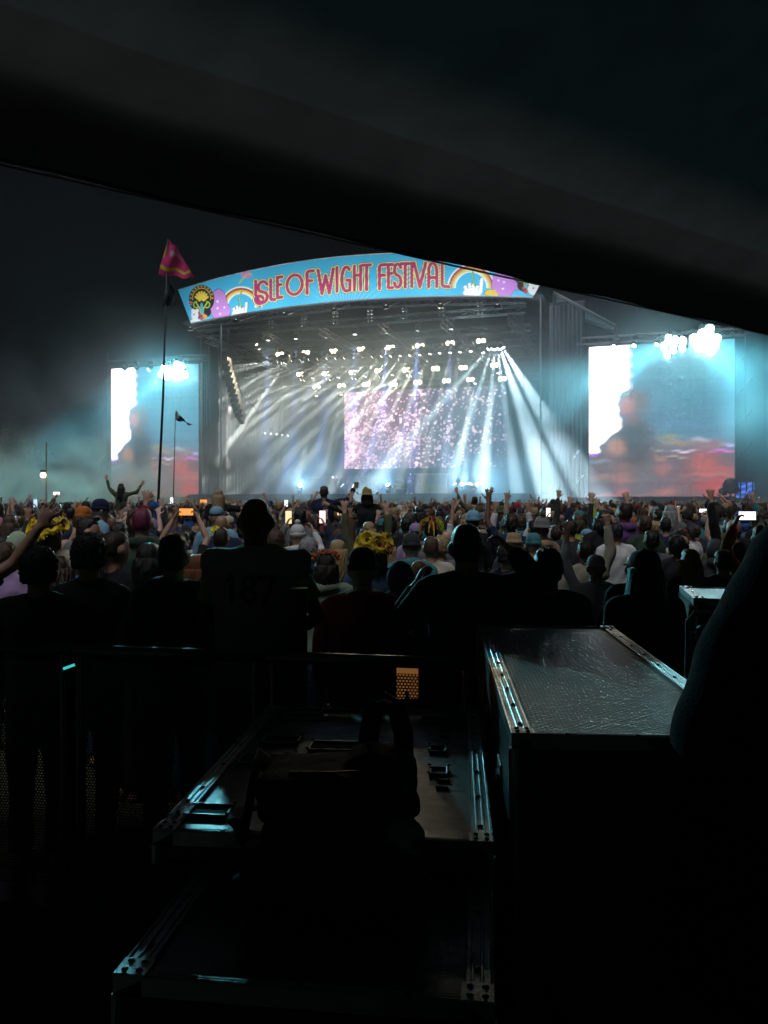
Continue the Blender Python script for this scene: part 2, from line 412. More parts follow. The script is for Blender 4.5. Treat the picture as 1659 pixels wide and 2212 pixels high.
o = truss(MB(), ban(0.02, -.02) + S(0, .7, 0) - S(0, 0, 0), ban(.5, -.02) + S(0, .7, -.1) - S(0, 0, 0), .5, r=.035).build('fascia_truss', M_truss, bn); o.matrix_parent_inverse = inv
o = truss(MB(), ban(.5, -.02) + S(0, .7, -.1) - S(0, 0, 0), ban(.98, -.02) + S(0, .7, 0) - S(0, 0, 0), .5, r=.035).build('fascia_truss', M_truss, bn); o.matrix_parent_inverse = inv

# ---------------------------------------------------------------- lamps
def spot(parent, loc, target, power, col, cone, blend=.25, soft=.08):
    ld = bpy.data.lights.new('beam', 'SPOT'); ld.energy = power; ld.color = col; ld.spot_size = R(cone); ld.spot_blend = blend; ld.shadow_soft_size = soft
    lo = bpy.data.objects.new('beam', ld); C.objects.link(lo); lo.parent = parent
    d = (Vector(target) - Vector(loc)).normalized()
    lo.rotation_euler = d.to_track_quat('-Z', 'Y').to_euler()
    lo.location = d * .32
    return lo
LENS = {}
def lens_mesh(r):
    k = round(r, 3)
    if k not in LENS:
        mb = MB(); n = 14
        mb.add([(0, 0, -.005)] + [(r * math.cos(2 * math.pi * i / n), r * math.sin(2 * math.pi * i / n), 0) for i in range(n)], [(0, 1 + (i + 1) % n, 1 + i) for i in range(n)])
        LENS[k] = mb.mesh('lens')
    return LENS[k]
_b = MB(); _b.loft([(0, 0, -.26, .17, .17), (0, 0, -.1, .16, .16), (0, 0, .1, .13, .13), (0, 0, .2, .07, .07)], 12); HEADM = _b.mesh('head', True); HEADM.materials.append(M_matt)
_b = MB(); _b.box((.2, 0, .12), (.05, .14, .42)); _b.box((-.2, 0, .12), (.05, .14, .42)); _b.box((0, 0, .36), (.45, .16, .07)); YOKE = _b.mesh('yoke'); YOKE.materials.append(M_matt)
_b = MB(); _b.box((0, 0, .48), (.36, .28, .16)); _b.bar((0, 0, .56), (0, 0, .7), .03); BASEM = _b.mesh('base'); BASEM.materials.append(M_matt)
def lamp(loc, target, power, col, cone, label, group, lens_r=.13, lens_e=30., lens_col=None, blend=.6, flip=False):
    """a moving-head lamp hung at loc and aimed at target"""
    t = empty('moving_head_lamp', loc, STAGE_RZ); tag(t, label, 'stage lamp', group)
    d = (Vector(target) - Vector(loc)).normalized(); d = Matrix.Rotation(-STAGE_RZ, 3, 'Z') @ d
    q = d.to_track_quat('-Z', 'Y')
    for nm, me in (('yoke', YOKE), ('base', BASEM)):
        o = bpy.data.objects.new(nm, me); C.objects.link(o); o.parent = t
        if flip: o.rotation_euler = (math.pi, 0, 0)
    h = bpy.data.objects.new('head', HEADM); C.objects.link(h); h.parent = t; h.rotation_euler = q.to_euler()
    lc = lens_col or col
    ln = bpy.data.objects.new('lens', lens_mesh(lens_r)); C.objects.link(ln); ln.parent = h; ln.location = (0, 0, -.275)
    if not ln.data.materials: ln.data.materials.append(None)
    ln.material_slots[0].link = 'OBJECT'; ln.material_slots[0].material = glow('lens_%d_%d_%d_%g' % (*(int(c * 100) for c in lc), lens_e), lc, lens_e, False)
    if power:
        ld = bpy.data.lights.new('beam', 'SPOT'); ld.energy = power * K_BEAM; ld.color = col; ld.spot_size = R(cone); ld.spot_blend = blend; ld.shadow_soft_size = .1
        lo = bpy.data.objects.new('beam', ld); C.objects.link(lo); lo.parent = h; lo.location = (0, 0, -.30)
    return t
def blinder(loc, target, power, label, group, col=(1., .86, .55)):
    t = empty('blinder_lamp', loc, STAGE_RZ); tag(t, label, 'stage lamp', group)
    d = (Vector(target) - Vector(loc)).normalized(); d = Matrix.Rotation(-STAGE_RZ, 3, 'Z') @ d
    q = d.to_track_quat('-Z', 'Y').to_euler()
    o = link('housing', BLM, None, t); o.rotation_euler = q
    for sx in (-.2, .2):
        ln = bpy.data.objects.new('lens', lens_mesh(.2)); C.objects.link(ln); ln.parent = o; ln.location = (sx, 0, -.13)
        if not ln.data.materials: ln.data.materials.append(None)
        ln.material_slots[0].link = 'OBJECT'; ln.material_slots[0].material = glow('blinder_lens', col, 9., False)
    o2 = link('bracket', BLB, None, t)
    ld = bpy.data.lights.new('beam', 'SPOT'); ld.energy = power; ld.color = col; ld.spot_size = R(75); ld.spot_blend = .6; ld.shadow_soft_size = .2
    lo = bpy.data.objects.new('beam', ld); C.objects.link(lo); lo.parent = o; lo.location = (0, 0, -.16)
    return t
_b = MB(); _b.box((0, 0, 0), (.86, .46, .24)); BLM = _b.mesh('housing'); BLM.materials.append(M_matt)
_b = MB(); _b.box((.46, 0, .2), (.04, .08, .5)); _b.box((-.46, 0, .2), (.04, .08, .5)); _b.box((0, 0, .44), (.96, .08, .05)); BLB = _b.mesh('bracket'); BLB.materials.append(M_matt)
def z2(x, y): return (600 + .9946 * x) / 1.8228, (1300 + .9946 * y) / 1.8228
def z5(x, y): return (1150 + .5425 * x) / 1.8228, (1800 + .5425 * y) / 1.8228
def z4(x, y): return (2100 + .557 * x) / 1.8228, (1100 + .557 * y) / 1.8228
def z3(x, y): return (0 + .5425 * x) / 1.8228, (1300 + .5425 * y) / 1.8228
ORD = 'first second third fourth fifth sixth seventh eighth ninth tenth eleventh twelfth thirteenth fourteenth fifteenth sixteenth seventeenth eighteenth nineteenth twentieth'.split()
WARM, BLUE, CYAN, WHITE = (1., .90, .77), (.30, .38, 1.), (.22, .86, 1.), (.92, .97, 1.)
K_BEAM = 540.0
for i, p in enumerate(((459, 381), (569, 375), (685, 369), (802, 357), (926, 352), (1050, 343), (1184, 336))):
    P = pS(*z1(*p), 3.0); x, y = z1(*p)
    lamp(P, P + Vector((0, 0, -5)) + S(-.2, 0, 0) - S(0, 0, 0), 520, BLUE, 7, 'lamp throwing a blue beam straight down, %s from left under roof' % ORD[i], 'blue lamps under the roof', .17, 8, (.75, .82, 1.))
rows = (((507, 95), (610, 89), (719, 83), (828, 75), (944, 68), (1060, 61), (1180, 51), (1302, 42)),
        ((588, 174), (691, 172), (796, 167), (898, 160), (1008, 157), (1122, 152), (1232, 148), (1356, 138)),
        ((652, 225), (750, 220), (848, 215), (955, 215), (1052, 206), (1165, 200), (1260, 195), (1386, 192)))
for r, (row, w_, nm) in enumerate(zip(rows, (5.5, 8.6, 12.0), ('top', 'middle', 'lowest'))):
    for i, p in enumerate(row):
        P = pS(*z2(*p), w_)
        blinder(P, P + (S(0, -10, -2.5) - S(0, 0, 0)), 1000, 'warm white blinder lamp, %s from the left in the %s row over the stage' % (ORD[i], nm), 'blinders in the %s row' % nm)
        
for i, p in enumerate(((638, 180), (739, 177), (845, 173), (953, 167), (1063, 160))):
    P = pS(*z2(*p), 9.0)
    lamp(P, P + (S(-1.4, -.4, -5) - S(0, 0, 0)), 650, BLUE, 6, 'lamp with a slanting blue beam, %s from the left in the middle row' % ORD[i], 'blue lamps in the middle row', .17, 8, (.75, .82, 1.))
beamrow = ((563, 118), (597, 114), (630, 112), (664, 110), (700, 108), (735, 107), (770, 105), (806, 102), (841, 100), (878, 98), (914, 96), (951, 94), (988, 92),
           (1025, 90), (1064, 88), (1103, 83), (1140, 80), (1181, 78), (1219, 75), (1261, 72), (1309, 77))
for i, p in enumerate(beamrow):
    P = pS(*z2(*p), 4.6); a = i / 20.
    dx = -7.5 + 7.8 * a ** 1.15; dz = -(2.6 + 3.6 * a)
    lamp(P, P + (S(dx, -1.0, dz) - S(0, 0, 0)), 620, WARM, 4.6, 'small lamp with a thin warm beam, %s from the left on the long truss' % (ORD[i] if i < 20 else 'last'), 'thin-beam lamps on the long truss', .12, 20)
for i, p in enumerate(((598, 193), (700, 190), (802, 187), (910, 182), (1020, 176))):
    P = pS(*z2(*p), 8.0)
    for k, (dx, dz) in enumerate(((-6, -2.2), (-5, -4))):
        lamp(P + S(.3 * k, 0, 0) - S(0, 0, 0), P + (S(dx, -.6, dz) - S(0, 0, 0)), 1100, WARM, 5, '%s pair from the left of lamps beaming down-left, its %s lamp' % (ORD[i], 'left' if k == 0 else 'right'), 'paired lamps in the middle row', .14, 20)
for i, p in enumerate(((652, 250), (750, 245), (1280, 200), (1372, 160))):
    P = pS(*z2(*p), 10.5)
    lamp(P, P + (S(-1.2, -.6, -6) - S(0, 0, 0)), 800, WARM, 6, 'lamp above the video wall with a steep warm beam, %s from the left' % ORD[i], 'steep lamps above the video wall', .14, 20)
# the fan on the left and the fan on the right
P = pS(*z2(521, 124), 3.6)
for k, (dx, dz) in enumerate(((-9, -1.4), (-9, -3.0), (-8, -4.6), (-6.5, -6), (-4.5, -7))):
    lamp(P + S(.18 * (k - 2), 0, .08 * (k % 2)) - S(0, 0, 0), P + (S(dx, -1.2, dz) - S(0, 0, 0)), 1100, WARM, 4.5, 'lamp in the bright fan at stage left end, %s beam from the top' % ORD[k], 'fan of lamps at the left end', .14, 25)
P = pS(*z2(475, 123), 3.6); lamp(P, P + (S(-9, -1, -.9) - S(0, 0, 0)), 900, WARM, 5, 'lone lamp left of the bright fan with a flat beam', None, .13, 20)
P = pS(*z2(407, 48), 3.6); lamp(P, P + (S(3.2, -.5, -4.2) - S(0, 0, 0)), 300, WARM, 5, 'topmost small lamp at the far left of the roof', None, .12, 12)
P = pS(*z2(1360, 65), 1.6)
for k, (dx, dz) in enumerate(((-4.5, -5), (-2.5, -8), (-.5, -9), (1.6, -9), (3.6, -9), (5.4, -8.2))):
    lamp(P + S(.18 * (k - 2.5), 0, .08 * (k % 2)) - S(0, 0, 0), P + (S(dx, -1.6, dz) - S(0, 0, 0)), (620 if k < 4 else 800), (.80, .95, 1.), (7 if k < 4 else 13), 'lamp in the wide white fan at roof right end, %s beam from left' % ORD[k], 'fan of lamps at the right end', .15, 25, None, .7)
# the row of six tiny lamps on the left wing
for i, p in enumerate(((425, 405), (450, 408), (473, 410), (496, 412), (518, 415), (540, 418))):
    P = pS(*z2(*p), 14)
    lamp(P, P + (S(.3, -6, -.6) - S(0, 0, 0)), 0, WHITE, 10, 'tiny white lamp, %s from the left in the short row on the wing' % ORD[i], 'short row of tiny lamps', .10, 6)
# floor lamps standing on the deck; three of them wash the smoke with wide light
for i, (p, (dx, dz), pw, cone) in enumerate((((55, 222), (1, 1.0), 3.2, 150), ((380, 204), (-4, 4.5), 16, 12), ((462, 208), (-5, 3.4), 16, 10), ((1078, 222), (.6, 6), 22, 14), ((1188, 212), (-2.0, 6), 22, 9),
                                      ((1262, 226), (.4, 6), 32, 16), ((1292, 224), (1.6, 5), 22, 16), ((1365, 212), (.0, 5), 22, 18), ((1238, 246), (0, 1), 3.2, 150), ((1320, 246), (4, 1.5), 5.5, 150), ((700, 246), (0, 1), 3.2, 150))):
    P = pS(*z5(*p), 4.0 if cone < 100 else .2); P.z = DECK + .6
    lamp(P, P + (S(dx, -1.2 if cone < 100 else -1.6, dz) - S(0, 0, 0)), pw, (.62, .88, 1.) if cone < 100 else (.36, .74, 1.), cone, 'floor lamp on the stage deck shooting pale blue light up, %s from left' % ORD[(0, 1, 2, 4, 5, 7, 8, 10, 6, 9, 3)[i]], 'floor lamps on the deck', .2 if cone < 100 else .14, 16, (.85, .97, 1.), .5, True)
# cyan lamps over the two side screens; the two brightest, padded with extra lamps to imitate glare, face the crowd
for side, zz, pts, lab in (('right', z4, ((1210, 432), (1000, 458), (885, 445), (725, 452), (585, 458)), 'right'), ('left', z3, ((1300, 296), (1215, 306), (1095, 275), (990, 275), (907, 278)), 'left')):
    for i, p in enumerate(pts):
        P = pS(*zz(*p), -1.2)
        big = i < 2
        tgt = (Vector((19, 30, 2)) if i == 0 else S(0 if side == 'right' else -16, -22, 2)) if big else P + (S(-2.5, -3, -4.0) - S(0, 0, 0))
        if side == 'left' and i == 0: tgt = Vector((-7, 14, 1.5))
        rk = random.Random(31 + i)
        if not big: offs = [('', 0, 0)]
        else:
            nk, rad_ = ((12, .85) if i == 0 else (9, .75)) if side == 'right' else (7, .6)
            offs = [('', rad_ * math.sqrt((k + .3) / nk) * math.cos(k * 2.4) * 1.25 + rk.uniform(-.1, .1), rad_ * math.sqrt((k + .3) / nk) * math.sin(k * 2.4) + rk.uniform(-.1, .1)) for k in range(nk)]
        for nm_, ox, oz in offs:
            q = P + (S(ox, 0, oz) - S(0, 0, 0))
            pw = ((38 if side == 'right' else 30) / (1 if i == 0 else 1.6) * 4 / len(offs)) if big else 40
            lamp(q, tgt, pw, CYAN, 26 if big else 14,
                 ('lamp of the added pack imitating the cyan %s glare over the %s screen' % ('outer' if i == 0 else 'inner', lab)) if big
                 else 'small cyan lamp on the top edge of the %s screen, %s from its bright cluster' % (lab, ORD[i - 2]),
                 ('%s cluster over the %s screen' % ('outer' if i == 0 else 'inner', lab)) if big else 'cyan lamps over the side screens', .30 if big else .16, 60 if big else 20, (.55, .96, 1.), .7 if big else .3)
# floodlights on arms below the banner that light its print
for i in range(7):
    u = (i + .5) / 7
    P = ban(u, 0) + (S(0, -3.4, -1.6) - S(0, 0, 0))
    t = empty('banner_floodlight', P, STAGE_RZ); tag(t, 'floodlight on an arm below the blue banner, %s from the left' % ORD[i], 'floodlight', 'banner floodlights')
    MB().box((0, 0, 0), (.42, .3, .26)).build('housing', M_matt, t)
    MB().bar((0, .1, 0), (0, 3.4, 1.2), .03).build('arm', M_truss, t)
    ln = link('lens', lens_mesh(.12), None, t, loc=(0, .0, .15)); ln.rotation_euler = (math.pi, 0, 0)
    ln.material_slots[0].link = 'OBJECT'; ln.material_slots[0].material = glow('flood_lens', (.9, .97, 1.), 4., False)
    spot(t, P, ban(u, .62), 650, (.92, .98, 1.), 120, .6).matrix_parent_inverse = Matrix.Rotation(-STAGE_RZ, 4, 'Z')
# ================================================================ people: one continuous body each, hair and clothes as parts
DG = None
def remesh(mb, vox, it=3, name='body'):
    me = mb.mesh('tmp'); ob = bpy.data.objects.new('tmp', me); C.objects.link(ob)
    r = ob.modifiers.new('r', 'REMESH'); r.mode = 'VOXEL'; r.voxel_size = vox; r.use_smooth_shade = True
    if it:
        s = ob.modifiers.new('s', 'SMOOTH'); s.factor = .5; s.iterations = it
    dg = bpy.context.evaluated_depsgraph_get(); ev = ob.evaluated_get(dg)
    out = bpy.data.meshes.new_from_object(ev); out.name = name
    bpy.data.objects.remove(ob); bpy.data.meshes.remove(me)
    out.polygons.foreach_set('use_smooth', [True] * len(out.polygons))
    return out
def verts(me):
    a = np.empty(len(me.vertices) * 3, np.float32); me.vertices.foreach_get('co', a); return a.reshape(-1, 3)
def norms(me):
    a = np.empty(len(me.vertices) * 3, np.float32); me.vertices.foreach_get('normal', a); return a.reshape(-1, 3)
def set_verts(me, co): me.vertices.foreach_set('co', co.astype(np.float32).ravel()); me.update()
def folds(me, amp, seed, fz=14., fx=9.):
    co = verts(me); n = norms(me); rs = np.random.RandomState(seed); ph = rs.rand(6) * 6.3
    w = (np.sin(co[:, 2] * fz + 4 * co[:, 0] + ph[0] + 1.6 * np.sin(co[:, 0] * fx + ph[1])) + .7 * np.sin(co[:, 0] * fx * 2.2 + co[:, 2] * 7 + ph[2]) + .5 * np.sin(co[:, 1] * 23 + co[:, 2] * 17 + ph[3]) + .4 * np.sin(co[:, 0] * 41 - co[:, 2] * 33 + ph[4]))
    set_verts(me, co + n * (w * amp)[:, None])
def hand(mb, wr, d, side, kind, pn=None, thick=1.):
    """palm and five fingers at wrist wr pointing along d; side +1 is the right hand"""
    d = Vector(d).normalized(); pn = Vector(pn) if pn is not None else Vector((0, 1, 0)); pn = (pn - d * pn.dot(d)).normalized()   # palm faces pn
    sx = d.cross(pn).normalized() * (-side)                         # towards the thumb
    P = lambda x, y, z: Vector(wr) + sx * x + d * y + pn * z
    mb.tube([P(0, -.02, 0), P(0, .03, 0), P(0, .075, 0), P(0, .10, 0)], [(.021, .026), (.016, .038), (.015, .042), (.010, .036)], 8, flat=pn)
    lens = (.066, .078, .072, .056); xs = (.034, .0115, -.0115, -.034); spread = (.34, .10, -.13, -.40)
    for i in range(4):
        curl = {'open': .12, 'relax': .55, 'fist': 1.65, 'hold': 1.05, 'point': (0. if i == 0 else 1.7), 'horns': (0. if i in (0, 3) else 1.7)}[kind]
        sp = spread[i] * (1.0 if kind in ('open', 'horns') else .3)
        p = P(xs[i], .088, 0); a = Vector(p); L = lens[i]; pts = [a.copy()]; ang = 0
        for k, f in enumerate((.45, .32, .25)):
            ang += curl * (.8 if k else .6)
            st = d * math.cos(ang) + pn * math.sin(ang); st = (st + sx * sp).normalized(); a = a + st * (L * f); pts.append(a.copy())
        mb.tube(pts, [.0105 * thick, .0105 * thick, .010 * thick, .008 * thick], 7)
    a0 = P(.03, .018, 0); o = .9 if kind in ('open',) else .45
    mb.tube([a0, P(.047 + .012 * o, .045, .01), P(.052 + .03 * o, .075, .018), P(.05 + .042 * o, .098, .024)], [.014, .0115, .0105, .008], 7)
SH = Vector((.185, -.005, 1.425))
def arm_pts(side, pose):
    e, w = POSES[pose]; s = Vector((SH.x * side, SH.y, SH.z))
    ed = Vector((e[0] * side, e[1], e[2])).normalized(); wd = Vector((w[0] * side, w[1], w[2])).normalized()
    el = s + ed * .285; wr = el + wd * .255
    return s, el, wr, wd
POSES = {   # directions of upper arm and forearm, outward x positive
 'down': ((.22, -.05, -1), (.03, .35, -1)), 'hips': ((.45, -.2, -.9), (-.6, .5, -.3)), 'fold': ((.3, .1, -1), (-.75, .6, .15)),
 'up': ((.35, .25, .9), (-.12, .15, 1)), 'wide': ((.75, .15, .75), (.25, .1, 1)), 'straight': ((.22, .12, 1), (.05, .1, 1)),
 'fwd': ((.3, .75, .35), (-.1, .5, .95)), 'phone': ((.2, .75, .1), (-.42, .35, .9)), 'phonehi': ((.25, .45, .85), (-.45, .25, .9)),
 'head': ((.66, .40, .05), (-.72, .25, .72)), 'face': ((.50, .35, -.62), (-.42, .45, .85)), 'side': ((.9, .2, .25), (.5, .1, .9)),
 'out': ((.95, .25, -.1), (.85, .3, .35)), 'strum': ((.3, -.1, -1), (-.7, .65, -.1)), 'fret': ((.35, .1, -1), (.25, .75, .35)), 'keys': ((.15, .35, -1), (-.05, .95, .1)),
 'lift': ((.75, .25, .5), (.55, .1, .85)), 'carry': ((.3, .35, -.6), (-.5, .35, .85)), 'lean': ((.3, .5, -.8), (-.15, .9, .2)),
}
HANDS = {'down': 'relax', 'hips': 'fist', 'fold': 'relax', 'fwd': 'open', 'phone': 'hold', 'phonehi': 'hold', 'head': 'hold', 'face': 'hold', 'strum': 'relax', 'fret': 'hold', 'keys': 'relax', 'carry': 'hold', 'lean': 'relax'}
def legs(mb, sit, grow=0.):
    for s in (-1, 1):
        if sit == 'seat' or sit == 'ride':
            k = .16 if sit == 'ride' else .12
            pts = [(.09 * s, 0, .90), (k * s, .22, .87), (k * s, .43, .85), (k * s, .46, .62), (k * s, .44, .44)]
        else:
            pts = [(.092 * s, 0, .92), (.098 * s, .01, .72), (.10 * s, .015, .48), (.10 * s, -.005, .28), (.10 * s, -.01, .09)]
        mb.tube(pts, [(.085 + grow), (.078 + grow), (.056 + grow), (.052 + grow * 1.2), (.04 + grow * 1.4)], 10)
BODIES = {}
def skull(d): return (abs(d.x) ** 2.6 + abs(d.y) ** 2.6 + abs(d.z) ** 2.6) ** (-1 / 2.6)
def body_set(key, L='down', Rr='down', sit=None, hl=None, hr=None, sleeve='long', bulk=1., hood=False, vox=.0105, turn=0.):
    """meshes of one body in one pose: body, top, trousers, shoes; cached and shared"""
    if key in BODIES: return BODIES[key]
    bkey = ('skin', L, Rr, sit, hl, hr); up = any(p not in ('down', 'fold', 'hips', 'lean', 'keys', 'strum', 'fret') for p in (L, Rr)); vox = .0115 if up else .018
    mb = MB()
    mb.ell((0, -.004, 1.648), (.072, .092, .102), 20, 14, fn=skull); mb.ell((0, .03, 1.572), (.052, .058, .056), 12, 8); mb.ell((0, .10, 1.622), (.013, .022, .026), 8, 6)
    mb.ell((0, .085, 1.578), (.024, .012, .008), 8, 6); mb.ell((0, .083, 1.566), (.02, .012, .007), 8, 6); mb.ell((0, .075, 1.668), (.05, .018, .012), 8, 6)
    for s in (-1, 1): mb.ell((.082 * s, -.010, 1.630), (.016, .027, .034), 8, 6)
    mb.tube([(0, -.02, 1.38), (0, -.015, 1.47), (0, 0, 1.58)], [.072, .063, .060], 12)
    mb.loft([(0, 0, .84, .15, .10), (0, 0, .95, .155, .105), (0, 0, 1.08, .135, .095), (0, 0, 1.22, .15, .105), (0, -.005, 1.36, .165, .105), (0, -.01, 1.44, .12, .075), (0, -.015, 1.475, .06, .06)], 16)
    legs(mb, sit)
    if sit not in ('seat', 'ride'):
        for s in (-1, 1): mb.tube([(.10 * s, -.06, .045), (.10 * s, .04, .05), (.105 * s, .15, .03)], [.036, .038, .024], 8)
    else:
        k = .16 if sit == 'ride' else .12
        for s in (-1, 1): mb.tube([(k * s, .42, .42), (k * s, .5, .40), (k * s, .6, .38)], [.036, .038, .024], 8)
    arms = {}
    for s, ps_, hk in ((-1, L, hl), (1, Rr, hr)):
        a, e, w, wd = arm_pts(s, ps_); arms[s] = (a, e, w, wd)
        mb.tube([a, a.lerp(e, .4), e, e.lerp(w, .35), w], [.052, .047, .04, .041, .027], 10)
        hd = wd.copy(); 
        if ps_ == 'down': hd = Vector((0, .25, -1))
        kind = hk or HANDS.get(ps_, 'open')
        pn = (-s, .2, 0) if ps_ in ('down', 'phone', 'phonehi', 'head', 'face', 'carry') else ((0, 1, 0) if wd.z > .3 else (0, .2, -1))
        hand(mb, w, hd, s, kind, pn)
    if bkey in BODIES: return finish(key, BODIES[bkey], arms, sit, sleeve, bulk, hood)
    body = BODIES[bkey] = remesh(mb, vox, 2)
    # eyes and lips by place on the same skin
    for m in ('skin', 'eye', 'lip'): body.materials.append(None)
    co = np.array([tuple(p.center) for p in body.polygons]); mi = np.zeros(len(co), np.int32)
    for s in (-1, 1): mi[np.linalg.norm((co - (.031 * s, .083, 1.645)) / (1, 1.4, .7), axis=1) < .014] = 1
    mi[(np.abs(co[:, 2] - 1.572) < .012) & (np.abs(co[:, 0]) < .024) & (co[:, 1] > .078)] = 2
    body.polygons.foreach_set('material_index', mi)
    return finish(key, body, arms, sit, sleeve, bulk, hood)
def finish(key, body, arms, sit, sleeve, bulk, hood):
    # the upper garment
    tb = MB(); b = bulk
    tb.loft([(0, 0, .86, .172 * b, .125 * b), (0, 0, .93, .172 * b, .128 * b), (0, 0, 1.08, .158 * b, .122 * b), (0, 0, 1.22, .172 * b, .13 * b), (0, -.005, 1.35, .188 * b, .128 * b), (0, -.012, 1.43, .148, .095), (0, -.015, 1.475, .085, .075), (0, -.012, 1.50, .07, .066)], 20)
    for s in (-1, 1):
        a, e, w, wd = arms[s]
        tb.ell(a + Vector((0, 0, -.01)), (.07, .07, .068), 12, 8)
        # trapezius slope from neck to shoulder
        tb.tube([(0.03 * s, -.012, 1.485), (.10 * s, -.012, 1.46), a + Vector((0, 0, .01))], [.05, .058, .06], 10)
        if sleeve == 'long': tb.tube([a, a.lerp(e, .5), e, e.lerp(w, .5), w.lerp(e, .06)], [.066 * b, .061 * b, .056 * b, .052 * b, .040 * b], 12)
        elif sleeve == 'short': tb.tube([a, a.lerp(e, .4), a.lerp(e, .68)], [.066, .064, .066], 12)
    if hood:
        tb.ell((0, -.085, 1.475), (.105, .062, .055), 14, 8); tb.tube([(-.085, .03, 1.475), (-.10, -.03, 1.485), (-.07, -.095, 1.50), (0, -.115, 1.505), (.07, -.095, 1.50), (.10, -.03, 1.485), (.085, .03, 1.475)], .028, 8)
    top = remesh(tb, .0185, 2, 'top'); folds(top, .006, sum(map(ord, key)) % 97)
    top.materials.append(None)
    if ('legs', sit) not in BODIES:
        lb = MB(); lb.loft([(0, 0, .82, .13, .10), (0, 0, .88, .158, .112), (0, 0, .98, .155, .112), (0, 0, 1.02, .148, .108)], 16); legs(lb, sit, .016)
        tr = BODIES[('legs', sit)] = remesh(lb, .024, 2, 'trousers'); folds(tr, .004, 5); tr.materials.append(None)
    tr = BODIES[('legs', sit)]
    BODIES[key] = dict(body=body, top=top, trousers=tr, arms=arms)
    return BODIES[key]
def nz3(d, f, s=0.): return math.sin(d.x * f + s) * math.sin(d.y * f * 1.1 + s * 1.7 + 1) * math.sin(d.z * f * .9 + s * .6 + 2)
HAIRS = {}
def hair_mesh(style):
    if style in HAIRS: return HAIRS[style]
    c = (0, -.004, 1.650); base = (.073, .093, .103); mb = MB(); hr = random.Random(len(style or '') * 7 + ord((style or 'a')[0]))
    def cap(thick, front=.35, low=-.85, rough=.02, f=14., nu=46, nv=30, jit=.012):
        def fn(d):
            # the hairline: high on the brow, past the ears, low on the nape
            line = front if d.y > .35 else (low if d.y < -.25 else low + (front - low) * max(0, (d.y + .25) / .6) ** .8 * (1 if abs(d.x) > .3 else 1))
            e = (d.z - line) / .30; a_ = min(1, max(0, e))
            k = 1 + thick * (.55 + .45 * a_) + rough * nz3(d, f, 1.) + rough * .7 * nz3(d, f * 2.7, 2.) + hr.uniform(-jit, jit)
            return skull(d) * (.93 + (k - .93) * a_)
        mb.ell(c, base, nu, nv, fn=fn)
    if style == 'short': cap(.095, rough=.05, f=8., jit=.045)
    elif style == 'crop': cap(.05, rough=.012, jit=.016)
    elif style == 'quiff': cap(.09, .45, rough=.03); mb.ell((0, .045, 1.752), (.052, .05, .026), 22, 14, fn=lambda d: 1 + .15 * nz3(d, 9) + hr.uniform(-.05, .05))
    elif style == 'curly':
        cap(.20, .25, -.75, .05, 12., 60, 40, jit=.05)
        for i in range(300):
            a = i * 2.39996; z = 1 - 1.6 * (i + .5) / 300; r = math.sqrt(max(0, 1 - z * z)); d = Vector((r * math.cos(a), r * math.sin(a), z)); k = hr.uniform(.98, 1.12)
            if d.y > .3 and d.z < .35: continue
            q = hr.uniform(.006, .012); mb.ell(Vector(c) + Vector((d.x * .088, d.y * .107, d.z * .118)) * k, (q, q * hr.uniform(.7, 1.2), q), 6, 4)
    elif style in ('long', 'bob', 'wavy'):
        cap(.09, .4, -.9, .012, 11.)
        zl = {'long': 1.24, 'bob': 1.50, 'wavy': 1.32}[style]; n = 34
        # strands hanging round the back and sides
        rs = random.Random(sum(map(ord, style)))
        for i in range(n):
            a = R(-20 - 220 * ((i + .5) / n) + rs.uniform(-4, 4) + 30); x, y = math.cos(a), math.sin(a)
            if y > .45: continue
            zz = zl + rs.uniform(-.03, .05); wv = .012 if style == 'wavy' else .004
            pts = []
            for k in range(8):
                t = k / 7; z = 1.66 + (zz - 1.66) * t; sp = 1.06 + .18 * math.sin(t * 2.2) + (.28 * t if style == 'long' else 0)
                pts.append((x * .074 * sp + wv * math.sin(t * 9 + i), -.004 + y * .092 * sp - .012 * t + wv * math.cos(t * 8 + i), z))
            mb.tube(pts, [.016, .019, .02, .02, .019, .017, .013, .005], 6)
    elif style == 'bun': cap(.06, .4, -.75, .01); mb.ell((0, -.06, 1.765), (.042, .042, .038), 14, 10, fn=lambda d: 1 + .05 * math.sin(d.z * 20))
    elif style == 'pony':
        cap(.06, .4, -.6, .01); mb.tube([(0, -.09, 1.70), (0, -.14, 1.68), (.005, -.155, 1.60), (0, -.14, 1.50), (.01, -.125, 1.42)], [.018, .03, .034, .026, .006], 10)
    elif style == 'beanie':
        mb.ell((0, -.006, 1.672), (.086, .106, .108), 24, 14, fn=lambda d: (.97 * skull(d) + .02 * nz3(d, 7)) if d.z > -.15 else .86)
        mb.tube([(.084 * math.cos(a), -.006 + .104 * math.sin(a), 1.655 - .012 * math.cos(a - 1.57)) for a in [2 * math.pi * i / 24 for i in range(25)]], [(.026, .010)] * 25, 8, flat=(0, 0, 1))
    elif style == 'bobble': 
        hair_mesh('beanie'); mb.ell((0, -.006, 1.672), (.086, .106, .108), 24, 14, fn=lambda d: (.97 * skull(d) + .02 * nz3(d, 7)) if d.z > -.15 else .86)
        mb.tube([(.086 * math.cos(a), -.006 + .104 * math.sin(a), 1.655) for a in [2 * math.pi * i / 24 for i in range(25)]], [(.026, .010)] * 25, 8, flat=(0, 0, 1)); mb.ell((0, -.01, 1.80), (.035, .035, .032), 12, 8, fn=lambda d: 1 + .12 * nz3(d, 20))
    elif style in ('cap', 'cap_back'):
        mb.ell((0, -.004, 1.672), (.083, .103, .098), 24, 14, fn=lambda d: skull(d) * .98 if d.z > -.12 else .84)
        s = 1 if style == 'cap' else -1
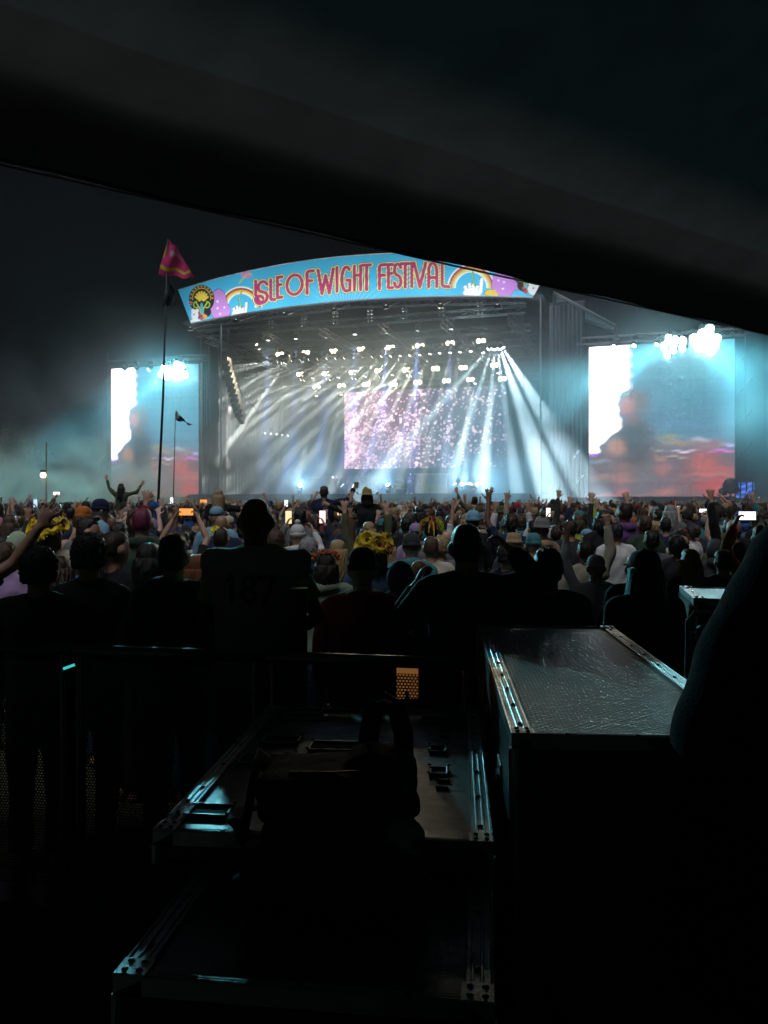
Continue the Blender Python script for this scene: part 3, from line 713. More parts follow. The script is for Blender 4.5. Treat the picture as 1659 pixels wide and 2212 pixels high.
        n = 12; poly = [(.08 * math.cos(R(180 * i / n)), .085 + .085 * math.sin(R(180 * i / n))) for i in range(n + 1)]
        mb.prism([(x, y * s) for x, y in (poly if s > 0 else poly[::-1])], 1.668, 1.674); mb.ell((0, 0, 1.770), (.01, .01, .006), 8, 4)
    elif style in ('bucket', 'straw', 'sunhat'):
        rr = {'bucket': .135, 'straw': .19, 'sunhat': .16}[style]
        def ring(z, rx, ry): return (0, -.004, z, rx, ry)
        mb.loft([ring(1.672, rr * .98, rr * 1.06), ring(1.684, .092, .112), ring(1.73, .09, .108), ring(1.775, .076, .094), ring(1.785, .03, .04)], 24)
        if style == 'straw':
            for s in (-1, 1): mb.tube([(.16 * s, -.14, 1.69), (.19 * s, -.05, 1.715), (.195 * s, .04, 1.715), (.16 * s, .14, 1.69)], .012, 6)
            mb.tube([(-.04, .06, 1.785), (0, 0, 1.775), (-.02, -.07, 1.785)], .03, 8)
    elif style == 'afro': mb.ell((0, -.02, 1.67), (.125, .14, .135), 40, 26, fn=lambda d: (1 + .03 * nz3(d, 26) + .04 * nz3(d, 12)) if (d.y < .25 or d.z > .45) else .6)
    elif style == 'hoodup': mb.ell((0, -.02, 1.63), (.105, .125, .145), 28, 18, fn=lambda d: (1. + .015 * nz3(d, 9)) if d.y < .45 or d.z > .75 else .72); mb.ell((0, -.06, 1.50), (.13, .095, .075), 18, 10)
    me = mb.mesh('hair', True); me.materials.append(None); HAIRS[style] = me; return me
HEADWEAR = {'beanie': 'beanie', 'bobble': 'bobble_hat', 'cap': 'cap', 'cap_back': 'cap', 'bucket': 'bucket_hat', 'straw': 'straw_hat', 'sunhat': 'sun_hat', 'hoodup': 'hood'}
SKIN = {'pale': (.62, .40, .30), 'fair': (.52, .31, .22), 'tan': (.38, .21, .13), 'brown': (.20, .10, .06), 'dark': (.085, .045, .03)}
HAIRC = {'black': (.010, .009, .009), 'dark brown': (.025, .015, .010), 'brown': (.07, .04, .022), 'auburn': (.13, .045, .02), 'blond': (.36, .25, .12), 'grey': (.26, .27, .27), 'magenta': (.16, .02, .06), 'ginger': (.30, .10, .03)}
CLOTH = {'black': (.013, .013, .015), 'navy': (.015, .022, .06), 'charcoal': (.035, .036, .04), 'grey': (.16, .17, .17), 'white': (.62, .64, .64), 'cream': (.50, .46, .36), 'red': (.32, .02, .03), 'dark red': (.34, .02, .035),
         'orange': (.55, .16, .03), 'yellow': (.62, .48, .04), 'lime': (.35, .50, .05), 'olive': (.09, .10, .05), 'dark green': (.03, .06, .04), 'teal': (.05, .20, .22), 'light blue': (.20, .42, .58), 'blue': (.03, .10, .36), 'denim': (.05, .09, .17), 'pink': (.50, .18, .28), 'purple': (.14, .06, .22), 'lilac': (.34, .24, .44), 'brown': (.10, .06, .035), 'tan': (.34, .24, .14), 'straw': (.34, .24, .09), 'pale green': (.36, .46, .34)}
def skin_m(k): return mat('skin_' + k, SKIN[k], .5, var=.12, scale=20, bump=.1, bscale=200)
def hair_m(k): return mat('hair_' + k, HAIRC[k], .38, var=.5, scale=60, bump=.6, bscale=180)
def cloth_m(k): return mat('cloth_' + k, CLOTH[k], .85, var=.22, scale=12, bump=.25, bscale=240, sheen=.08, spec=.2)
def slot(o, i, m):
    o.material_slots[i].link = 'OBJECT'; o.material_slots[i].material = m
def put(name, me, parent, *ms):
    o = bpy.data.objects.new(name, me); C.objects.link(o); o.parent = parent
    for i, m in enumerate(ms): slot(o, i, m)
    return o
TOPNAME = {'hoodie': 'hoodie', 'jacket': 'jacket', 'shirt': 'shirt', 'tee': 't_shirt', 'vest': 'vest'}
def person(loc, h, label, pose=('down', 'down'), skin='fair', hair=('short', 'brown'), top=('jacket', 'navy'), trousers='denim', rz=0., group=None, sit=None, hands=(None, None), bulk=1., lean=(0, 0), sx=1., shoes=True):
    """h: height in metres; loc: the feet (or, for a rider, the place its feet would reach)"""
    kind = top[0]; slv = {'tee': 'short', 'vest': None}.get(kind, 'long'); hood = kind == 'hoodie'
    key = repr((pose, sit, hands, slv, round(bulk, 2), hood))
    bs = body_set(key, pose[0], pose[1], sit, hands[0], hands[1], slv, bulk, hood)
    t = empty('person', loc, rz); k = h / 1.76; t.scale = (k * sx, k * sx, k); t.rotation_euler = (lean[0], lean[1], rz)
    tag(t, label, 'person', group)
    put('body', bs['body'], t, skin_m(skin), mat('eye_dark', (.03, .025, .02), .2), mat('lip', (.30, .10, .09), .4))
    put(TOPNAME[kind], bs['top'], t, cloth_m(top[1])); put('trousers', bs['trousers'], t, cloth_m(trousers))
    if hair[0]:
        hw = hair[0] in HEADWEAR
        put(HEADWEAR.get(hair[0], 'hair'), hair_mesh(hair[0]), t, cloth_m(hair[1]) if hw else hair_m(hair[1]))
        if hair[0] in ('beanie', 'bobble', 'cap', 'cap_back', 'bucket', 'straw', 'sunhat') and len(hair) > 2: put('hair', hair_mesh(hair[2][0]), t, hair_m(hair[2][1]))
    return t
def hand_at(t, pose, side, fwd=.07):
    """world place just past the wrist of a placed person"""
    a, e, w, wd = arm_pts(side, pose)
    M = Matrix.LocRotScale(t.location, t.rotation_euler, t.scale)
    return M @ (w + wd * fwd)
PH = {}
def phone(loc, label, rz=0., tilt=0., roll=0., screen='white', e=3., wide=False, group='phones held up in the crowd'):
    t = empty('phone', loc, rz); t.rotation_euler = (tilt, roll + (math.pi / 2 if wide else 0), rz); tag(t, label, 'phone', group)
    if 'b' not in PH:
        b = MB(); b.box((0, 0, 0), (.078, .009, .155)); PH['b'] = b.mesh('case'); PH['b'].materials.append(mat('phone_glass', (.012, .012, .014), .15))
        b = MB(); b.add([(-.035, -.0056, -.072), (.035, -.0056, -.072), (.035, -.0056, .072), (-.035, -.0056, .072)], [(0, 1, 2, 3)]); PH['s'] = b.mesh('screen'); PH['s'].materials.append(None)
    o = link('case', PH['b'], None, t); s = put('screen', PH['s'], t, glow('phone_' + screen, {'white': (.95, .97, 1.), 'amber': (1., .36, .08), 'pinkish': (1., .72, .72), 'blue': (.45, .7, 1.), 'warm': (1., .75, .4)}[screen], e, True))
    return t
# ================================================================ the crowd
HERO = []            # (person root, short reference phrase, x, y, distance) used to keep clear and to word the others' labels
def hero(x, ytop, d, label, ref, **k):
    h = CAMH + V(ytop) * d
    loc = (U(x) * d, d, 0); z = 0
    if k.get('sit') == 'ride':
        hh = k.pop('h', 1.7); z = h - hh; loc = (loc[0], d, z); h = hh
    t = person(loc, h, label, **k); HERO.append((t, ref, x, ytop, d)); return t
def rider_with_carrier(x, ytop, d, label, ref, **k):
    t = hero(x, ytop, d, label, ref, sit='ride', **k)
    z = t.location.z; kk = t.scale.z; ch = (z + .86 * kk + .02) / 1.44 * 1.76
    person((t.location.x, d + .03, 0), ch, 'person carrying on the shoulders ' + ref, pose=('carry', 'carry'), hair=('short', 'dark brown'), top=('tee', 'charcoal'), skin='fair')
    return t
J, H_, T_, S_ = 'jacket', 'hoodie', 'tee', 'shirt'
# --- the dark row at the barrier, 4 to 5 m away
p187 = hero(553, 1072, 4.2, 'tall bald steward seen from behind in a vest numbered 187', 'the steward numbered 187', hair=(None,), skin='brown', top=(T_, 'lime'), trousers='black', bulk=1.0, pose=('fold', 'hips'))
hero(783, 1187, 4.4, 'person in a dark red fleece and black beanie at the barrier', 'the red fleece at the barrier', hair=('beanie', 'black'), top=(H_, 'dark red'), trousers='black', bulk=1.22, skin='tan')
n3 = hero(1007, 1131, 4.05, 'broad man in black with both elbows raised filming at barrier', 'the broad man in black filming', hair=('crop', 'black'), top=(J, 'black'), trousers='black', bulk=1.15, pose=('face', 'head'))
hero(1183, 1184, 4.3, 'short-haired man in dark sweatshirt directly behind the ribbed flight case', 'the man behind the ribbed case', hair=('short', 'black'), top=(S_, 'charcoal'), trousers='black', bulk=1.08)
hero(1392, 1190, 4.3, 'person with cap and long dark hair right of the ribbed case', 'the long-haired person in the cap', hair=('cap', 'black', ('long', 'dark brown')), top=(J, 'charcoal'), trousers='black', bulk=1.05, rz=R(12))
hero(376, 1156, 4.3, 'person in a charcoal hoodie just left of the numbered steward', 'the charcoal hoodie beside the steward', hair=('short', 'dark brown'), top=(H_, 'charcoal'), trousers='black', bulk=1.05)
hero(193, 1157, 4.35, 'bushy-haired person in black jacket third from left in dark row', 'the bushy-haired person in black', hair=('curly', 'black'), top=(J, 'black'), trousers='black', bulk=1.1)
hero(85, 1187, 4.1, 'person with broad black hair at the left of the dark row', 'the broad black head at far left', hair=('curly', 'black'), top=(J, 'black'), trousers='black', bulk=1.05)
hero(322, 1173, 5.0, 'dark-haired head half hidden behind the charcoal hoodie', 'the half-hidden dark head', hair=('bob', 'black'), top=(J, 'black'), trousers='black')
hero(250, 1147, 5.1, 'woman with dark hair tied back turning right in dark row', 'the woman with tied dark hair', hair=('pony', 'dark brown'), top=(J, 'black'), trousers='black', rz=R(-35))
hero(-145, 1150, 4.3, 'person at the left edge flinging one bare arm up', 'the bare arm at the left edge', hair=('short', 'dark brown'), top=(T_, 'black'), trousers='black', pose=('down', 'lift'))
hero(426, 1198, 5.0, 'ginger bobbed head between the charcoal hoodie and the steward', 'the ginger bob', hair=('bob', 'ginger'), top=(J, 'black'))
# --- lit faces and backs beyond, 5 to 9 m
hero(865, 1215, 5.1, 'person in a blue denim jacket between red fleece and white tank', 'the denim jacket', hair=('hoodup', 'denim'), top=(J, 'denim'), bulk=1.1)
hero(905, 1208, 5.6, 'bald man in a white sleeveless top and red shorts', 'the bald man in white', hair=(None,), top=('vest', 'white'), trousers='red', bulk=1.05, skin='tan')
hero(705, 1194, 5.7, 'woman with brown bob, orange flower band and pale teal hoodie', 'the brown bob with orange flowers', hair=('bob', 'dark brown'), top=(H_, 'pale green'))
hero(808, 1158, 6.0, 'person wearing a hat ringed with big yellow sunflowers', 'the sunflower hat', hair=('bucket', 'pale green', ('bob', 'brown')), top=(J, 'denim'))
hero(666, 1164, 7.0, 'grey curly-haired man in navy jacket with pale collar', 'the grey curly-haired man', hair=('curly', 'grey'), top=(H_, 'navy'))
hero(729, 1166, 7.2, 'blond woman with shoulder-length hair beside the grey-haired man', 'the blond woman', hair=('wavy', 'blond'), top=(J, 'navy'))
hero(889, 1154, 7.0, 'person in a grey beanie and dark teal hooded coat', 'the grey beanie', hair=('beanie', 'charcoal'), top=(H_, 'teal'), bulk=1.1)
hero(931, 1158, 7.2, 'person with round cropped brown hair beside the grey beanie', 'the cropped brown head', hair=('crop', 'brown'), top=(S_, 'cream'))
hero(952, 1160, 7.9, 'person with frizzy fair hair behind the cropped brown head', 'the frizzy fair head', hair=('curly', 'blond'), top=(S_, 'grey'))
hero(790, 1140, 8.8, 'person in olive sleeves with both open hands thrown up', 'the olive sleeves thrown up', hair=('crop', 'brown'), top=(S_, 'olive'), pose=('straight', 'up'), hands=('open', 'open'))
hero(308, 1097, 6.9, 'person with cropped magenta hair in a dark green hoodie', 'the magenta hair', hair=('crop', 'magenta'), top=(H_, 'dark green'), bulk=1.15)
hero(192, 1118, 6.8, 'dark quiffed man turned in profile towards the right', 'the quiffed man in profile', hair=('quiff', 'black'), top=(J, 'black'), rz=R(-70))
hero(106, 1122, 6.9, 'person in a pale green hat trimmed with yellow sunflowers', 'the pale green sunflower hat', hair=('sunhat', 'pale green', ('bob', 'brown')), top=(S_, 'cream'))
hero(40, 1150, 7.0, 'person in a pale aqua hooded top near the left edge', 'the pale aqua hood', hair=('hoodup', 'pale green'), top=(H_, 'pale green'))
hero(12, 1172, 6.0, 'person in lilac at the left edge behind the raised arm', 'the lilac top', hair=('short', 'brown'), top=(S_, 'lilac'))
hero(393, 1148, 8.0, 'dark-haired person filming with an amber-lit phone in both hands', 'the amber phone filmer', hair=('short', 'black'), top=(T_, 'black'), pose=('phonehi', 'phonehi'))
hero(478, 1139, 7.6, 'person with short dark hair left of the steward head', 'the dark crop by the steward', hair=('crop', 'dark brown'), top=(J, 'black'))
hero(592, 1146, 7.4, 'curly-haired person looking left just right of the steward', 'the curly head right of the steward', hair=('curly', 'brown'), top=(S_, 'cream'), rz=R(40))
hero(643, 1135, 8.6, 'person in a white bobble hat and white hooded top', 'the white bobble hat', hair=('bobble', 'white'), top=(H_, 'white'), pose=('down', 'phone'))
hero(1131, 1192, 6.4, 'woman with a pale flower in her brown tied hair', 'the flower-haired woman', hair=('bun', 'brown'), top=(J, 'charcoal'))
hero(1096, 1176, 6.9, 'dark-haired person looking right behind the broad man in black', 'the dark profile', hair=('curly', 'dark brown'), top=(J, 'navy'), rz=R(-40))
hero(1152, 1154, 8.0, 'person in a teal headscarf and light blue shirt', 'the teal headscarf', hair=('beanie', 'teal'), top=(S_, 'light blue'))
hero(1110, 1155, 8.4, 'person in a tan bucket hat left of the teal headscarf', 'the tan bucket hat', hair=('bucket', 'tan'), top=(J, 'charcoal'))
hero(1490, 1186, 6.4, 'person with long fair hair at the right of the crowd', 'the long fair hair', hair=('long', 'blond'), top=(J, 'black'), rz=R(10))
hero(1287, 1200, 6.3, 'person in white shirt with lime cuff raising an arm', 'the white shirt with raised arm', hair=('cap', 'white'), top=(S_, 'white'), pose=('up', 'down'))
hero(1265, 1168, 7.2, 'person with arm up just behind the white shirt', 'the arm up behind the white shirt', hair=('short', 'dark brown'), top=(S_, 'cream'), pose=('down', 'up'), hands=(None, 'fist'))
hero(1330, 1130, 9.2, 'dark-haired man in a pale shirt standing tall right of centre', 'the tall man in pale shirt', hair=('short', 'black'), top=(S_, 'white'))
hero(1407, 1146, 8.2, 'dark round head in a grey sweater behind the capped person', 'the dark head in grey sweater', hair=('short', 'black'), top=(S_, 'grey'))
hero(1462, 1160, 8.0, 'black-haired person right of the grey sweater', 'the black head right of the sweater', hair=('curly', 'black'), top=(J, 'charcoal'))
hero(1232, 1122, 9.5, 'dark round-headed person with ears showing right of the flagged head', 'the dark round head', hair=('crop', 'black'), top=(J, 'charcoal'))
hero(1562, 1188, 6.6, 'person half hidden above the hooded jacket at the right', 'the head above the hooded jacket', hair=('short', 'brown'), top=(J, 'olive'))
orange_filmer = hero(1640, 1165, 6.6, 'person in an orange-red top filming with a bright phone at right edge', 'the orange filmer', hair=('short', 'brown'), top=(S_, 'orange'), pose=('phonehi', 'phonehi'))
hero(1545, 1166, 7.9, 'person in a pale grey hood right of the long fair hair', 'the pale grey hood', hair=('hoodup', 'grey'), top=(H_, 'grey'))
# --- 9 to 25 m: hats, colours, riders
hero(180, 1096, 9.6, 'person wearing a red and yellow patterned headscarf', 'the red and yellow headscarf', hair=('beanie', 'orange', ('bob', 'brown')), top=(J, 'navy'))
hero(218, 1080, 10.5, 'person in a navy beanie and light blue top in profile', 'the navy beanie', hair=('beanie', 'navy'), top=(S_, 'light blue'), rz=R(-60))
hero(258, 1128, 7.9, 'person in red raising one spread hand beside the magenta hair', 'the red sleeve raised', hair=('short', 'black'), top=(S_, 'red'), pose=('down', 'straight'))
hero(468, 1095, 9.8, 'person wearing a light blue cap left of the steward', 'the light blue cap', hair=('cap', 'light blue'), top=(S_, 'light blue'))
hero(479, 1112, 9.0, 'bald tanned man below the light blue cap', 'the bald tanned man', hair=(None,), skin='tan', top=(J, 'navy'))
hero(649, 1098, 10.5, 'dark-haired man with ears showing left of the navy rider', 'the dark-haired man with ears', hair=('short', 'black'), top=(S_, 'grey'))
hero(898, 1131, 9.4, 'person wearing a dusty lilac cap in the middle', 'the lilac cap', hair=('cap_back', 'lilac'), top=(S_, 'lilac'))
tin = hero(932, 1124, 9.0, 'person in a tinsel wig of green, red and yellow strands', 'the tinsel wig', hair=('short', 'black'), top=(S_, 'grey'))
hero(878, 1116, 10.4, 'black-haired person beyond the lilac cap', 'the black head beyond the lilac cap', hair=('short', 'black'), top=(J, 'black'))
hero(1058, 1108, 11.5, 'person pointing one finger high up in front of the stage', 'the high pointing finger', hair=('short', 'brown'), top=(T_, 'olive'), pose=('down', 'straight'), hands=(None, 'point'))
hero(948, 1116, 13.5, 'person pointing one finger up left of the high pointing arm', 'the second pointing finger', hair=('bob', 'brown'), top=(T_, 'white'), pose=('down', 'straight'), hands=(None, 'point'))
hero(1248, 1110, 12., 'person in lime raising an open hand right of stage front', 'the lime shirt with open hand', hair=('bob', 'brown'), top=(S_, 'lime'), pose=('down', 'up'))
rider_with_carrier(473, 1057, 13.5, 'long-haired rider with one arm raised in a black top', 'the long-haired rider', hair=('long', 'blond'), top=(T_, 'black'), pose=('down', 'out'), hands=(None, 'horns'), h=1.65)
rider_with_carrier(700, 1050, 15., 'rider in navy sweater sitting high, holding a cup out', 'the navy rider', hair=('short', 'brown'), top=(S_, 'navy'), pose=('down', 'side'), hands=(None, 'hold'), h=1.72, bulk=1.1)
rider_with_carrier(793, 1058, 13., 'rider in straw cowboy hat and dark coat pointing left', 'the straw cowboy hat', hair=('straw', 'straw', ('bob', 'brown')), top=(J, 'black'), pose=('out', 'down'), h=1.62, bulk=1.15)
rider_with_carrier(262, 1044, 22., 'rider in olive top with both arms waving near left screen', 'the olive rider by left screen', hair=('long', 'dark brown'), top=(S_, 'olive'), pose=('wide', 'side'), h=1.62)
rider_with_carrier(1025, 1073, 20., 'rider with both arms spread high against the stage light', 'the rider with spread arms', hair=('short', 'dark brown'), top=(S_, 'olive'), pose=('wide', 'wide'), h=1.68)
rider_with_carrier(1548, 1102, 24., 'rider in a yellow jacket below the blue screen', 'the yellow rider', hair=('short', 'blond'), top=(J, 'yellow'), h=1.6)
rider_with_carrier(1491, 1106, 23., 'rider in dark red left of the yellow rider', 'the dark red rider', hair=('short', 'dark brown'), top=(J, 'red'), h=1.6)
rider_with_carrier(327, 1066, 19., 'fair-haired child rider in blue beside the tall flagpole', 'the blue child rider', hair=('short', 'blond'), top=(S_, 'blue'), h=1.3)

# --- small worn and held things of the heroes
def ref(r):
    for h in HERO:
        if h[1] == r: return h[0]
def petals(parent, c, n_, r, dirv, name='flower', col=(.80, .55, .02), core=(.10, .05, .02)):
    d = Vector(dirv).normalized(); q = d.to_track_quat('Z', 'Y')
    mb = MB()
    for k in range(2):
        for i in range(n_):
            a = 2 * math.pi * (i + .5 * k) / n_; ca, sa = math.cos(a), math.sin(a); pr = Vector((-sa, ca, 0)); u = Vector((ca, sa, 0)); wd = r * .24; lf = .012 + .018 * k
            pts = [u * r * .2 - pr * wd * .4, u * r * .6 - pr * wd + Vector((0, 0, lf)), u * r * random.uniform(.92, 1.1) + Vector((0, 0, lf * .4)), u * r * .6 + pr * wd + Vector((0, 0, lf)), u * r * .2 + pr * wd * .4]
            mb.add([q @ p + Vector(c) for p in pts], [(0, 1, 2, 3, 4)])
    o = mb.build(name, mat('petal_%.2f_%.2f' % (col[0], col[1]), col, .6, var=.3, scale=30), parent)
    m2 = MB(); m2.ell(c, (r * .26, r * .26, r * .26), 10, 6); m2.build('flower_centre', mat('flower_core', core, .9), o)
    return o
t = ref('the sunflower hat')
for a, z, r in ((200, 1.70, .095), (245, 1.735, .085), (290, 1.70, .10), (335, 1.72, .085), (160, 1.72, .08), (20, 1.71, .085), (265, 1.665, .06)):
    petals(t, (.115 * math.cos(R(a)), .125 * math.sin(R(a)), z), 11, r, (math.cos(R(a)), math.sin(R(a)), .5))
petals(t, (.10, -.10, 1.665), 8, .065, (.6, -.8, .3), col=(.42, .05, .02))
t = ref('the pale green sunflower hat')
for a, z, r in ((215, 1.69, .10), (262, 1.665, .105), (300, 1.70, .085), (345, 1.71, .085)):
    petals(t, (.14 * math.cos(R(a)), .15 * math.sin(R(a)), z), 11, r, (math.cos(R(a)), math.sin(R(a)), .35))
t = ref('the brown bob with orange flowers')
for i in range(7): 
    a = R(180 - 30 * i); petals(t, (.085 * math.cos(a), -.01 - .03 * abs(math.sin(a)), 1.715 + .045 * math.sin(a)), 6, .04, (math.cos(a), -.5, .6 + math.sin(a)), col=(.62, .13, .02))
t = ref('the flower-haired woman'); petals(t, (.015, -.105, 1.655), 5, .045, (0, -1, .1), col=(.62, .70, .62))
t = ref('the dark crop by the steward'); petals(t, (-.06, -.03, 1.73), 10, .06, (-.4, -.6, .8), col=(.80, .70, .05))
# tinsel strands, each a thin curl
for i in range(46):
    a = random.uniform(0, 6.28); ph = random.uniform(.1, 1.35); d = Vector((math.sin(ph) * math.cos(a), math.sin(ph) * math.sin(a), math.cos(ph)))
    p = Vector((0, 0, 1.66)) + d * .10; dn = Vector((0, 0, -1))
    pts = [p, p + d * .05, p + d * .08 + dn * .05, p + d * .085 + dn * random.uniform(.09, .14)]
    MB().tube(pts, .009, 4).build('tinsel_strand', cloth_m(random.choice(('lime', 'red', 'yellow', 'black', 'lime', 'orange'))), tin)
# the steward's boxy vest with its number, and the lime sleeve that shows beside it
vb = MB(); vb.loft([(0, 0, .84, .205, .145), (0, 0, 1.0, .20, .15), (0, 0, 1.2, .212, .152), (0, -.005, 1.34, .245, .15), (0, -.01, 1.42, .268, .128), (0, -.01, 1.475, .268, .10), (0, -.012, 1.505, .235, .08), (0, -.012, 1.512, .12, .075), (0, -.015, 1.52, .08, .07)], 28)
vest = remesh(vb, .009, 2, 'vest'); folds(vest, .0035, 11, 9., 13.)
vc = verts(vest); DIG = {'1': [[(.15, .8), (.5, 1), (.5, 0)]], '8': [arc(.5, .76, .38, .24, 0, 360), arc(.5, .26, .45, .26, 0, 360)], '7': [[(0, 1), (1, 1), (.35, 0)]]}
dd = np.full(len(vc), 1.)
for ch, x0 in (('1', -.125), ('8', -.045), ('7', .04)):
    for st in DIG[ch]: dd = np.minimum(dd, poly_d(vc[:, 0], vc[:, 2], [(x0 + .068 * q[0], 1.265 + .115 * q[1]) for q in st]))
num = (dd < .011) & (vc[:, 1] < 0)
colr = np.where(num[:, None], (.012, .012, .012), (.42, .38, .37))
a_ = vest.color_attributes.new('print', 'FLOAT_COLOR', 'POINT'); a_.data.foreach_set('color', np.concatenate([colr, np.ones((len(colr), 1))], 1).astype(np.float32).ravel())
vest.materials.append(print_mat('vest_cloth', .85)); o = link('numbered_vest', vest, None, p187); o['label'] = 'dull dark vest with black number 187 on its back'
# cup in the navy rider's hand
nr = ref('the navy rider'); P = hand_at(nr, 'side', 1)
cb = MB(); cb.loft([(0, 0, -.06, .03, .03), (0, 0, .06, .042, .042)], 14, cap=False); cb.add([(.03 * math.cos(i * math.pi / 7), .03 * math.sin(i * math.pi / 7), -.058) for i in range(14)], [tuple(range(14))])
o = cb.build('drink_cup', mat('paper_cup', (.35, .40, .30), .6), smooth=True, loc=P); tag(o, 'small cup held out in the hand of the navy rider', 'cup')
# --- phones in hands (a few hands are placed by the phone they hold)
def pixel_of(P): d = P.y; return P.x / d * F + PW / 2, HOR - (P.z - CAMH) / d * F
f = ref('the amber phone filmer'); a = hand_at(f, 'phonehi', -1, .06); b = hand_at(f, 'phonehi', 1, .06)
phone((a + b) / 2 + Vector((0, .0, .03)), 'amber-lit phone held sideways in both hands left of the steward', screen='amber', e=1.1, wide=True)
f = orange_filmer; a = hand_at(f, 'phonehi', -1, .06); b = hand_at(f, 'phonehi', 1, .06)
phone((a + b) / 2 + Vector((-.02, 0, .03)), 'glaring white phone held sideways at the right edge', screen='white', e=1.8, wide=True)
def phone_person(x, y, d, label, plabel, refp, screen, e, side=1, pose='phonehi', wide=False, **k):
    """a person placed so that the raised hand is where the phone shows"""
    h = k.pop('h', 1.7); kk = h / 1.76; ps_ = ('down', pose) if side == 1 else (pose, 'down')
    a_, e_, w_, wd = arm_pts(side, pose); hp = (w_ + wd * .07) * kk
    P = at(x, y, d); h2 = P.z / (hp.z / h); h2 = min(max(h2, 1.5), 1.95); kk = h2 / 1.76; hp = (w_ + wd * .07) * kk
    t = person((P.x - hp.x, d - hp.y, 0), h2, label, pose=ps_, **k)
    px, py = pixel_of(Vector((t.location.x, t.location.y, h2))); HERO.append((t, refp, px, py, t.location.y))
    phone(hand_at(t, pose, side, .075) + Vector((0, 0, .035)), plabel, screen=screen, e=e, wide=wide)
    return t
phone_person(697, 1130, 9.2, 'person in dark sleeve lifting a white phone above blond woman', 'large white-lit phone above the blond woman', 'the white phone holder', 'pinkish', 1.5, hair=('short', 'brown'), top=(J, 'navy'))
phone_person(623, 1151, 9.0, 'person holding up a dark phone with lit icons by the steward', 'dark phone with warm lit icons right of the steward', 'the icon phone holder', 'warm', 1.2, hair=('short', 'brown'), top=(S_, 'grey'), side=-1)
for i, (x, y, d, scr, nm) in enumerate(((618, 1091, 13, 'white', 'left of the navy rider'), (733, 1118, 11, 'warm', 'below the navy rider'), (122, 1070, 13, 'white', 'at upper left of the crowd'), (77, 1092, 11, 'blue', 'above the pale aqua hood'),
        (371, 1085, 14, 'white', 'right of the flagpole foot'), (440, 1087, 12, 'amber', 'left of the long-haired rider'), (1184, 1126, 10, 'white', 'right of the high pointing finger'), (1466, 1126, 15, 'white', 'left of the dark red rider'), (1518, 1142, 12, 'white', 'below the yellow rider'))):
    phone_person(x, y, d * 1.35, 'person holding up a %s-lit phone %s' % ({'white': 'white', 'warm': 'warm', 'amber': 'amber', 'blue': 'blue'}[scr], nm), '%s-lit phone %s' % (scr, nm), 'the phone ' + nm, scr, 1.3, side=random.choice((-1, 1)), hair=(random.choice(('short', 'bob', 'crop', 'wavy')), random.choice(('black', 'brown', 'dark brown'))), top=(random.choice((J, S_, T_)), random.choice(('black', 'navy', 'grey', 'olive', 'charcoal'))), wide=(i % 3 == 2))

# --- everybody else one can tell apart: a jittered crowd, nearest first
rnd = random.Random(21)
taken = [(h[0].location.x, h[0].location.y) for h in HERO]
cand = []
d = 5.7
while d < 66:
    w = .62 * d * .96 + 2.0; n_ = int(2 * w / .60)
    for i in range(n_):
        x = -w + 2 * w * (i + rnd.uniform(.15, .85)) / n_; y = d + rnd.uniform(-.22, .22)
        cand.append((x, y))
    d += .58
def in_view(x, y, m=.03): return abs(x / y) < .481 + m
front_s = lambda x, y: (x * ST + (y - D0) * CT)                    # how far behind the stage front
sel = []
heropx = [(h[2], h[3], h[4]) for h in HERO]
for x, y in cand:
    if not in_view(x, y, .14 if x > 0 else .10): continue
    if front_s(x, y) > -4.5: continue
    if any((x - a) ** 2 + (y - b) ** 2 < (.40 if y < 12 else .3) ** 2 for a, b in taken): continue
    sel.append((x, y))
near = sorted(sel, key=lambda p: (not in_view(*p), p[1]))
poses_w = [(('down', 'down'), 170), (('up', 'down'), 5), (('down', 'straight'), 6), (('wide', 'wide'), 3), (('fwd', 'fwd'), 3), (('down', 'up'), 5), (('up', 'up'), 3), (('down', 'side'), 2), (('straight', 'down'), 3)]
pl = [p for p, w in poses_w for _ in range(w)]
hair_w = [('short', 10), ('crop', 6), ('curly', 3), ('long', 6), ('bob', 5), ('wavy', 4), ('pony', 3), ('bun', 2), ('beanie', 3), ('cap', 3), ('cap_back', 1), ('bucket', 2), ('quiff', 2), ('bobble', 1), (None, 2), ('hoodup', 2)]
hl_ = [p for p, w in hair_w for _ in range(w)]
hcs = ['black'] * 5 + ['dark brown'] * 7 + ['brown'] * 6 + ['blond'] * 4 + ['grey'] * 2 + ['auburn'] * 2 + ['ginger']
tcs = ['black'] * 7 + ['navy'] * 5 + ['charcoal'] * 5 + ['grey'] * 4 + ['white'] * 3 + ['cream'] * 2 + ['olive'] * 3 + ['dark green'] * 2 + ['denim'] * 3 + ['red'] * 2 + ['teal'] * 2 + ['light blue'] * 3 + ['pink', 'purple', 'blue', 'dark red', 'brown', 'tan', 'lilac'] + ['black'] * 6 + ['charcoal'] * 6 + ['navy'] * 4 + ['olive'] * 2
hats = ['black', 'black', 'navy', 'grey', 'charcoal', 'dark red', 'cream', 'teal', 'tan', 'olive', 'light blue']
used = set(h[0]['label'] for h in HERO)
SDESC = {'short': 'short %s hair', 'crop': 'cropped %s hair', 'curly': 'curly %s hair', 'long': 'long %s hair', 'bob': 'bobbed %s hair', 'wavy': 'wavy %s hair', 'pony': '%s ponytail', 'bun': '%s hair bun', 'quiff': '%s quiff', 'beanie': '%s beanie', 'cap': '%s cap', 'cap_back': '%s backward cap', 'bucket': '%s bucket hat', 'bobble': '%s bobble hat', 'hoodup': '%s hood'}
def shade_key(x, y):                       # pixel of the head
    return x / y * F + PW / 2, HOR + (CAMH - 1.7) / y * F
NI = 300 - len([o for o in C.objects if o.name.split('.')[0] == 'person']) - 8
count = 0; rest = []
